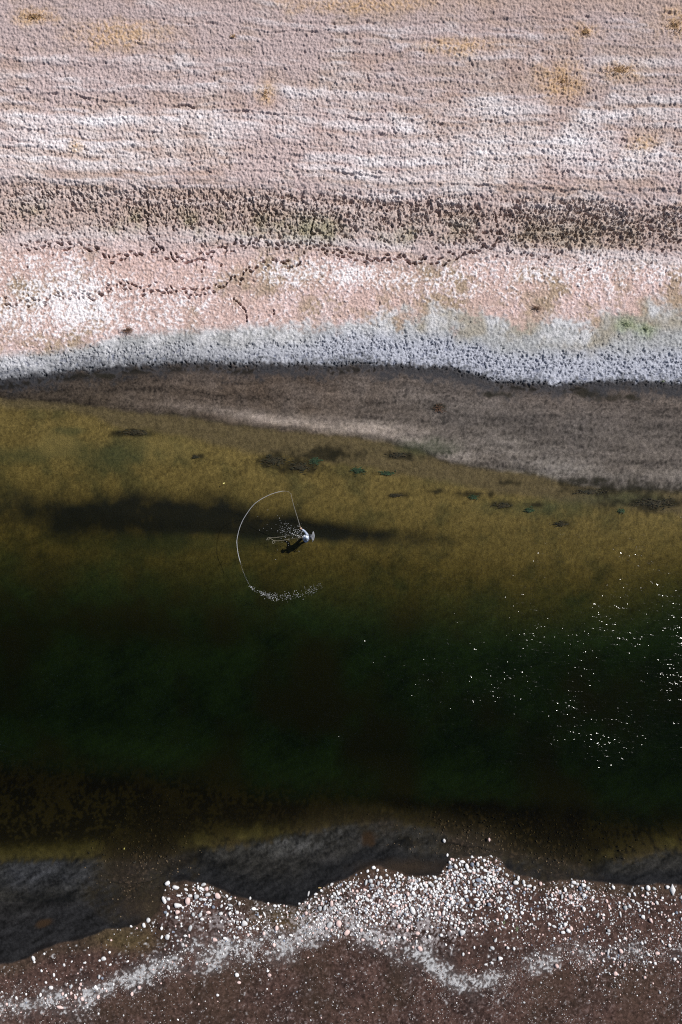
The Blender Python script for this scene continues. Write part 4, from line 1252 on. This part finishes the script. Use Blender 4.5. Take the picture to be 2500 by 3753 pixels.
def sub_chain(keys, grow, extra=None):
    c_ = [J[k_] + (R[k_][0] + grow, R[k_][1] + grow) for k_ in keys]
    return c_
k_ = ['pel', 'spi', 'che', 'nk', 'rs', 're', 'rw', 'ls', 'le', 'lw']
c_ = sub_chain(k_, .028)
c_[0] = (.03, 0, 1.00, .17, .145); c_[3] = (-.01, .068, 1.475, .075, .075)
skinned('jacket', c_, [(0, 1), (1, 2), (2, 3), (2, 4), (4, 5), (5, 6), (2, 7), (7, 8), (8, 9)], M_jacket, person)
k_ = ['pel', 'spi', 'rh', 'rk', 'ra', 'lh', 'lk', 'la']
c_ = sub_chain(k_, .022)
skinned('waders', c_, [(0, 1), (0, 2), (2, 3), (3, 4), (0, 5), (5, 6), (6, 7)], M_wader, person)
for sd_ in 'rl':
    a_, f_ = Vector(J[sd_ + 'a']), Vector(J[sd_ + 'f'])
    h_ = a_ + (a_ - f_).normalized() * .05; h_.z = .05
    skinned('boot', [tuple(a_ + Vector((0, 0, .12))) + (.06, .06), tuple(a_) + (.062, .062), tuple(f_) + (.058, .045), tuple(h_) + (.05, .045)], [(0, 1), (1, 2), (1, 3)], M_boot, person)
# head things
HC = Vector((-.035, .08, 1.68))
def dome(name, cx, rx, ry, rz, mat, parent, z0=0.0, lean=0.0, flat=.0):
    vs, fs = [], []; n_, m_ = 16, 6
    for j_ in range(m_ + 1):
        t = j_ / m_ * math.pi / 2
        for i in range(n_):
            an = 2 * math.pi * i / n_
            pl = 1 + .02 * math.cos(6 * an)
            vs.append((cx.x + rx * math.cos(t) * math.cos(an) * pl, cx.y + ry * math.cos(t) * math.sin(an) * pl, cx.z + z0 + rz * math.sin(t)))
    for j_ in range(m_):
        for i in range(n_):
            fs.append((j_ * n_ + i, j_ * n_ + (i + 1) % n_, (j_ + 1) * n_ + (i + 1) % n_, (j_ + 1) * n_ + i))
    return mesh_obj(name, vs, fs, mat, parent)
dome('hair', HC, .100, .088, .105, M_hair, person, -.02)
cap = dome('cap', HC, .116, .104, .110, M_cap, person, .02)
vs, fs = [], []
for i in range(13):                                       # curved bill
    an = math.radians(180 - 62 + 124 * i / 12)
    for rr, dz in ((.112, .024), (.205, .006 - .02 * abs(i - 6) / 6), (.205, -.002 - .02 * abs(i - 6) / 6), (.112, .014)):
        vs.append((HC.x + rr * math.cos(an), HC.y + rr * .86 * math.sin(an), HC.z + dz))
for i in range(12):
    for q in range(4): fs.append((i * 4 + q, i * 4 + (q + 1) % 4, (i + 1) * 4 + (q + 1) % 4, (i + 1) * 4 + q))
fs += [(0, 1, 2, 3), (51, 50, 49, 48)]
mesh_obj('bill', vs, fs, M_cap, cap)
def ball(name, c, r, mat, parent):
    q = ICO1 * np.array(r, np.float32)[None, :] + np.array(c, np.float32)
    return mesh_obj(name, q.tolist(), ICO1F.tolist(), mat, parent)
ball('button', (HC.x, HC.y, HC.z + .131), (.012, .012, .008), M_cap, cap)
for sy in (-1, 1):
    ball('ear', (HC.x + .01, HC.y + sy * .088, HC.z - .02), (.022, .012, .032), M_skin, person)
    ball('eye', (HC.x - .086, HC.y + sy * .032, HC.z - .005), (.010, .013, .009), M_eye, person)
vs = [(HC.x - .085, HC.y, HC.z), (HC.x - .118, HC.y, HC.z - .04), (HC.x - .085, HC.y - .018, HC.z - .05), (HC.x - .085, HC.y + .018, HC.z - .05)]
mesh_obj('nose', vs, [(0, 2, 1), (0, 1, 3), (1, 2, 3), (0, 3, 2)], M_skin, person)
ball('mouth', (HC.x - .082, HC.y, HC.z - .075), (.008, .024, .007), M_lip, person)
# straps of the pack on the chest
for sy in (-.10, .20):
    pts = smooth_path([(.15, sy, 1.24), (.13, sy, 1.46), (.02, sy, 1.545), (-.11, sy, 1.46), (-.135, sy, 1.26)], 5)
    mesh_obj('strap', *tube(pts, .018, 6), M_pack, person)

# pack worn on the back, and a landing net hung over it
FX, FY, FZ = FEET
bm = bmesh.new()
bmesh.ops.create_cube(bm, size=1.0)
bmesh.ops.scale(bm, vec=(.16, .34, .42), verts=bm.verts)
bmesh.ops.bevel(bm, geom=bm.edges[:], offset=.045, segments=3, affect='EDGES')
me = bpy.data.meshes.new('backpack'); bm.to_mesh(me); bm.free(); me.materials.append(M_pack)
me.polygons.foreach_set('use_smooth', [True] * len(me.polygons))
pack = bpy.data.objects.new('backpack', me); COL.objects.link(pack)
pack.location = (FX + .245, FY + .07, FZ + 1.27)
tag(pack, 'small dark grey backpack on the back of the angler', 'backpack')
bm = bmesh.new(); bmesh.ops.create_cube(bm, size=1.0); bmesh.ops.scale(bm, vec=(.06, .24, .18), verts=bm.verts)
bmesh.ops.bevel(bm, geom=bm.edges[:], offset=.02, segments=2, affect='EDGES')
me = bpy.data.meshes.new('pocket'); bm.to_mesh(me); bm.free(); me.materials.append(M_pack)
pk_ = bpy.data.objects.new('pocket', me); COL.objects.link(pk_); pk_.parent = pack; pk_.location = (.09, 0, -.06)
mesh_obj('haul_loop', *tube(smooth_path([(0, -.04, .205), (0, -.03, .235), (0, .03, .235), (0, .04, .205)], 5), .008, 6), M_metal, pack)

net = empty('landing_net', (FX + .36, FY + .13, FZ + 1.36))
M_net = simple_mat('net_cord', (.16, .17, .20), .7, .2, 30)
M_rim = simple_mat('net_rim', (.62, .62, .66), .4, .1, 10)
tag(net, 'hooped landing net with dark mesh hanging behind the shoulder of the angler', 'landing net')
def rimp(an, k=1.0): return Vector((.03 + .05 * math.sin(an) * k, .29 * math.cos(an) * k, .10 * math.sin(an) * k + .02))
rp_ = [rimp(2 * math.pi * i / 28) for i in range(29)]
mesh_obj('rim', *tube(rp_, .014, 6, False), M_rim, net)
mesh_obj('handle', *tube([(0.0, -.29, .02), (-.02, -.36, -.10), (-.03, -.40, -.24)], [.014, .016, .018], 7), M_rim, net)
vs, fs = [], []
rows_ = [[rimp(2 * math.pi * i / 24, kk) + Vector((.10 * (1 - kk), 0, -.26 * (1 - kk ** 2))) for i in range(25)] for kk in (1, .85, .7, .55, .4, .25)]
def addt(p_, r_):
    a_, b_ = tube(p_, r_, 4, False); o_ = len(vs); vs.extend(a_); fs.extend([tuple(q + o_ for q in f) for f in b_])
for rw_ in rows_[1:]: addt(rw_, .005)
for i in range(0, 24, 2): addt([rw_[i] for rw_ in rows_], .005)
mesh_obj('mesh_bag', vs, fs, M_net, net)

# ---- rod, reel and line
hand = FEET + Vector(J['rp']) + Vector((-.02, .02, -.015))
tip = W(1066, 1808, 2.60)
dr = (tip - hand).normalized()
rod = empty('fly_rod', hand)
tag(rod, 'slender fly rod held up and away by the angler', 'fishing rod')
pts = []; rr = []
for i in range(15):
    t = i / 14
    p = (tip - hand) * t + Vector((-.05, 0, .10)) * math.sin(t * math.pi) * .9 * t
    pts.append(p); rr.append(.0135 - .007 * t)
mesh_obj('blank', *tube(pts, rr, 6), M_rod, rod)
mesh_obj('grip', *tube([-dr * .10, -dr * .02, dr * .09, dr * .19], [.017, .014, .017, .012], 8), M_cork, rod)
rc = -dr * .14 + Vector((0, 0, -.045))
sd_ = dr.cross(Vector((0, 0, 1))).normalized()
mesh_obj('reel', *tube([rc - sd_ * .022, rc - sd_ * .018, rc + sd_ * .018, rc + sd_ * .022], [.030, .045, .045, .030], 16), M_metal, rod)
mesh_obj('reel_seat', *tube([-dr * .22, -dr * .10], .012, 8), M_metal, rod)
for t in (.3, .48, .63, .76, .87, .96):
    c0 = pts[int(t * 14)] + Vector((0, 0, -.018))
    mesh_obj('guide', *tube([c0 + Vector((math.cos(a_) * .012, 0, math.sin(a_) * .012)) for a_ in [k_ * math.pi / 4 for k_ in range(9)]], .0025, 4, False), M_metal, rod)

fl = empty('fly_line', tip)
tag(fl, 'thin pale fly line looping through the air and slack on the water', 'fishing line')
def rel(lst, o0): return [W(*q) - o0 for q in lst]
lp1 = smooth_path(rel([(1066,1808,2.60),(1056,1802,2.52),(1045,1800,2.45),(1025,1802,2.35),(985,1815,2.1),(935,1845,1.8),(900,1890,1.45),(880,1930,1.2),(869,1975,.9),(869,2000,.75),(873,2030,.55),(881,2062,.4)], tip), 8)
mesh_obj('running_end', *tube(lp1[:25], [.0016 + .010 * max(0, (i - 16) / 9) for i in range(25)], 6), M_line, fl)
mesh_obj('belly', *tube(lp1[24:], [.0095 for i in range(len(lp1) - 24)], 6), M_line, fl)
mesh_obj('leader', *tube(smooth_path(rel([(881,2062,.4),(888,2085,.3),(900,2115,.2),(918,2148,.1),(934,2164,.03)], tip), 6), 0.0014, 5), M_line, fl)
lh_ = FEET + Vector(J['lp'])
M_slack = simple_mat('slack_line', (.52, .47, .36), .5, .1, 4)
sl = [tuple(lh_ - tip)] + [tuple(q) for q in rel([(1085,1960,.42),(1060,1963,.16),(1040,1966,.04),(1010,1970,.02),(984,1971,.02),(980,1974,.02),(983,1979,.02),(987,1976,.02),(986,1971,.02),(993,1974,.02),(1003,1981,.02),(1008,1985,.02),(1005,1991,.02),(1000,1991,.02),(999,1986,.02),(1005,1982,.02),(1020,1982,.02),(1040,1980,.02),(1062,1976,.06),(1085,1972,.3)], tip)] + [tuple(lh_ - tip + Vector((0, -.01, 0)))]
mesh_obj('slack', *tube(smooth_path(sl, 6), .0055, 5), M_slack, fl)

# ---- spray of drops
M_drop = simple_mat('water_drop', (.86, .87, .90), .12, .05, 3, 0, 0, .6)
rg = np.random.default_rng(9)
def spray(name, plist, label):
    items = [(p.x, p.y, p.z, r_, r_ * e_, r_, an, 0, 0) for p, r_, e_, an in plist]
    o = scatter_mesh(name, items, [ICO0], ICO0F, [M_drop])
    tag(o, label, 'spray', kind='stuff')
pl = []
for i in range(150):
    t = rg.random() ** 1.4
    px = 1112 - 95 * t; py = 1962 + (rg.normal(-6, 7 + 16 * t)) - 12 * t
    pl.append((W(px, py, .05 + rg.random() * .8 * (1 - .5 * t)), rg.uniform(.006, .020) * (1.5 - .8 * t), rg.uniform(.5, 1), rg.uniform(0, 3)))
for i in range(26):
    pl.append((W(rg.uniform(940, 1100), rg.normal(1945, 28), rg.uniform(.05, .5)), rg.uniform(.006, .018), .7, rg.uniform(0, 3)))
for q in [(1067,1926,.6,.035),(1092,1928,.9,.03),(1096,1930,.9,.025),(1024,1899,.5,.028),(1109,1968,.75,.04),(1080,1952,.5,.03),(1084,1948,.5,.028),(1010,2051,.1,.022)]:
    pl.append((W(q[0], q[1], q[2]), q[3], .5, rg.uniform(0, 2)))
spray('casting_spray', pl, 'white water drops flung off the line beside the angler')
pl = []
way = [(918,2148),(935,2164),(960,2174),(985,2182),(1000,2188),(1030,2190),(1060,2186),(1095,2178),(1130,2168),(1155,2158),(1178,2146)]
for i in range(520):
    t = rg.random() * (len(way) - 1); k_ = int(t); f_ = t - k_
    if N(np.array([t * 1.0]), np.array([.3]), .55, 640)[0] < -.35 and rg.random() < .8: continue
    px = way[k_][0] + (way[k_ + 1][0] - way[k_][0]) * f_; py = way[k_][1] + (way[k_ + 1][1] - way[k_][1]) * f_
    wd = np.interp(t, [0, 1.5, 3, 4, 6, 8, 10], [.8, 2.0, 6, 8, 9, 9, 7])
    fade = np.interp(t, [0, 2, 7, 10], [1.1, 1.0, .95, .55])
    pl.append((W(px + rg.normal(0, 4), py + rg.normal(0, wd), rg.random() * .22), rg.uniform(.006, .020) * fade, rg.uniform(.5, 1), rg.uniform(0, 3)))
spray('landing_spray', pl, 'curved trail of white splashes where the line leaves the water')

# ------------------------------------------------------------------ plants and odds and ends
def blades(name, px, py, ru, rv, count, hgt, cols_, label, cat, group=None, lie=.5, flow=None, cap_z=None, wid=.02):
    c0 = on_ground(px, py)
    root = empty(name, c0)
    rd = random.Random(int(px * 7 + py)); tag(root, label, cat, group)
    per = {}
    for i in range(count):
        an = rd.uniform(0, 6.28); rr_ = abs(rd.gauss(0, .42)) + .12 * math.sin(5 * an + px)
        q = on_ground(px + math.cos(an) * rr_ * ru * rd.uniform(.7, 1.1), py + math.sin(an) * rr_ * rv * rd.uniform(.7, 1.1)) - c0
        d_ = Vector((rd.gauss(0, 1), rd.gauss(0, 1), 0)).normalized() if flow is None else Vector((flow[0] + rd.gauss(0, .35), flow[1] + rd.gauss(0, .35), 0)).normalized()
        h_ = hgt * rd.uniform(.5, 1.15); w_ = wid * rd.uniform(.7, 1.4)
        sd0 = Vector((-d_.y, d_.x, 0)) * w_
        top = q + d_ * h_ * lie + Vector((0, 0, h_ * (1 - lie * .6))); mid = q + d_ * h_ * lie * .35 + Vector((0, 0, h_ * (1 - lie * .6) * .6))
        if cap_z is not None:
            lim = cap_z - c0.z; top.z = min(top.z, lim); mid.z = min(mid.z, lim)
        vs_, fs_ = per.setdefault(rd.randrange(len(cols_)), ([], []))
        o_ = len(vs_)
        vs_ += [q - sd0, q + sd0, mid + sd0 * .8, mid - sd0 * .8, top]
        fs_ += [(o_, o_ + 1, o_ + 2, o_ + 3), (o_ + 3, o_ + 2, o_ + 4)]
    for k2, (vs_, fs_) in per.items():
        tag(mesh_obj('foliage', vs_, fs_, cols_[k2], root, smooth=False), kind='stuff')
    return root
M_dry = [simple_mat('dry_grass_ochre', (.50, .31, .14), .9, .25, 5), simple_mat('dry_grass_tan', (.42, .30, .19), .9, .25, 5), simple_mat('dry_grass_rust', (.33, .19, .09), .9, .25, 5)]
for px, py, ru, rv, ct, lb_ in [(125,62,62,24,260,'ochre dry grass tuft alone in the far western corner of the upper bank'), (2145,118,30,20,170,'rusty dry grass tuft beside the pale scar on the upper bank'), (2268,258,62,22,260,'long orange dry grass tuft on the eastern upper bank'),
                               (2062,300,70,45,130,'sparse brown scrub patch left of the orange dry grass tuft'), (2475,95,38,38,220,'orange dry grass tuft cut by the eastern picture edge'), (975,340,20,30,70,'thin tan grass tuft just above the long furrow'), (855,135,18,12,60,'tiny tan grass tuft high on the middle of the bank')]:
    blades('dry_grass_tuft', px, py, ru, rv, ct, .15, M_dry, lb_, 'grass tuft', 'dry grass tufts on the upper bank', .6, wid=.018)
M_grn = [simple_mat('leaf_green', (.17, .22, .11), .8, .3, 6), simple_mat('leaf_dull_green', (.24, .27, .17), .8, .3, 6)]
for px, py, ru, rv, ct, lb_ in [(2292,1190,34,20,120,'bright green plant patch on the pale grey shore band'), (2368,1205,30,20,70,'fainter green plant patch right of the bright one on the grey band'), (2432,1398,10,6,24,'tiny green plant at the white crusted water edge'),
                               (1848,3380,8,9,60,'small dark green plant among pebbles, left one of two'), (1894,3402,7,14,70,'taller dark green plant among pebbles, right one of two')]:
    blades('green_plant', px, py, ru, rv, ct, .12, M_grn, lb_, 'plant', 'green plants on the banks', .6, wid=.016)
M_wg = [simple_mat('water_weed_green', (.016, .050, .022), .7, .3, 5), simple_mat('water_weed_deep_green', (.016, .034, .014), .7, .3, 5)]
M_wd = [simple_mat('water_weed_dark', (.022, .022, .014), .8, .3, 5), simple_mat('water_weed_brown', (.045, .034, .018), .8, .3, 5)]
for px, py, ru, rv, ct, mt, lb_ in [(1158,1688,26,16,150,M_wg,'green water weed within the long dark weed bed'), (1318,1724,30,15,190,M_wg,'brightest green water weed, just below the ledge'), (1422,1734,34,8,150,M_wg,'flat streak of green water weed right of the brightest one'),
      (1738,1822,20,11,110,M_wg,'small round green weed in olive shallows'), (1942,1868,20,11,110,M_wg,'round green weed farther down the olive shallows'), (2280,1872,18,10,80,M_wg,'dim green weed near the far eastern shallows'),
      (1010,1688,62,26,300,M_wd,'large dark weed bed at the foot of the pale bar'), (1105,1712,50,22,240,M_wd,'dark weed bed directly beside the green weed'), (1462,1668,50,12,170,M_wd,'dark weed streak along the pale ledge'),
      (500,1584,66,11,200,M_wd,'lone dark weed streak in the western shallows'), (720,1674,16,8,60,M_wd,'small dark weed dot in open olive water'), (1455,1814,34,9,110,M_wd,'dark weed streak in the middle of the olive shallows'),
      (1850,1852,38,13,140,M_wd,'brown weed patch left of the round green weed'), (2058,1920,34,11,120,M_wd,'lowest brown weed patch in the olive shallows'), (2400,1842,110,24,420,M_wd,'broad dark weed bed at the far eastern ledge'), (2170,1800,80,14,260,M_wd,'dark weed band along the eastern ledge')]:
    blades('water_weed', px, py, ru, rv, ct, .22, mt, lb_, 'water weed', 'water weeds in the shallows', .95, flow=(-1, -.15), cap_z=-.02, wid=.022)
# dead twiggy clumps on the flats
M_twig = simple_mat('dead_twig', (.15, .085, .055), .9, .3, 9)
def twigs(name, px, py, rad, count, mat, label, cat):
    c0 = on_ground(px, py); root = empty(name, c0); tag(root, label, cat)
    rd = random.Random(int(px)); vs_, fs_ = [], []
    for i in range(count):
        an = rd.uniform(0, 6.28); L_ = rad * rd.uniform(.4, 1.2)
        p0 = Vector((rd.gauss(0, rad * .25), rd.gauss(0, rad * .2), .02)); p2 = p0 + Vector((math.cos(an) * L_, math.sin(an) * L_ * .6, rd.uniform(.03, .18)))
        a_, b_ = tube([p0, (p0 + p2) / 2 + Vector((0, 0, .05)), p2], [.014, .011, .006], 5); o_ = len(vs_)
        vs_ += a_; fs_ += [tuple(q + o_ for q in f) for f in b_]
    tag(mesh_obj('twigs', vs_, fs_, mat, root), kind='stuff')
twigs('dead_shrub', 470, 1212, .42, 40, M_twig, 'dark brown dead shrub at the upper rim of the grey shore band', 'shrub')
twigs('dead_shrub', 1966, 1128, .36, 30, M_twig, 'reddish brown dead shrub on the eastern salty flat', 'shrub')
twigs('sunken_branch', 1605, 1496, .42, 34, M_twig, 'dark red sunken branch clump in the grey shallows', 'branch')
# Y-shaped pale twig on the gravel
c0 = on_ground(1572, 3592)
tw = empty('forked_twig', c0); tag(tw, 'pale forked twig lying at the tip of the salt crescent', 'twig')
M_pale = simple_mat('bleached_wood', (.62, .58, .52), .8, .15, 20)
mesh_obj('stem', *tube([(.18, -.02, .03), (.0, 0, .05)], [.02, .016], 6), M_pale, tw)
mesh_obj('fork', *tube([(.0, 0, .05), (-.10, .07, .06), (-.16, .07, .05)], [.016, .013, .008], 6), M_pale, tw)
mesh_obj('fork', *tube([(.0, 0, .05), (-.13, -.05, .06)], [.016, .008], 6), M_pale, tw)
# one yellow leaf afloat, and one drowned
M_leaf = simple_mat('yellow_leaf', (.80, .72, .26), .6, .15, 12)
def leaf(px, py, z_, ln, an, label):
    vs_ = [(-1, 0, 0), (-.4, .42, .10), (.3, .36, .10), (1, 0, .05), (.3, -.36, .10), (-.4, -.42, .10), (-.4, 0, 0), (.3, 0, 0)]
    fs_ = [(0, 6, 1), (6, 7, 2, 1), (7, 3, 2), (0, 5, 6), (6, 5, 4, 7), (7, 4, 3)]
    o = mesh_obj('fallen_leaf', [Vector(q) * ln for q in vs_], fs_, M_leaf); o.location = W(px, py, z_); o.rotation_euler[2] = an
    tag(o, label, 'leaf', 'yellow leaves in the stream')
leaf(821, 1771, .006, .085, .5, 'yellow leaf afloat above the curve of the fly line')
leaf(456, 3110, -.30, .08, 1.2, 'ochre leaf on the dark bed off the western spit')
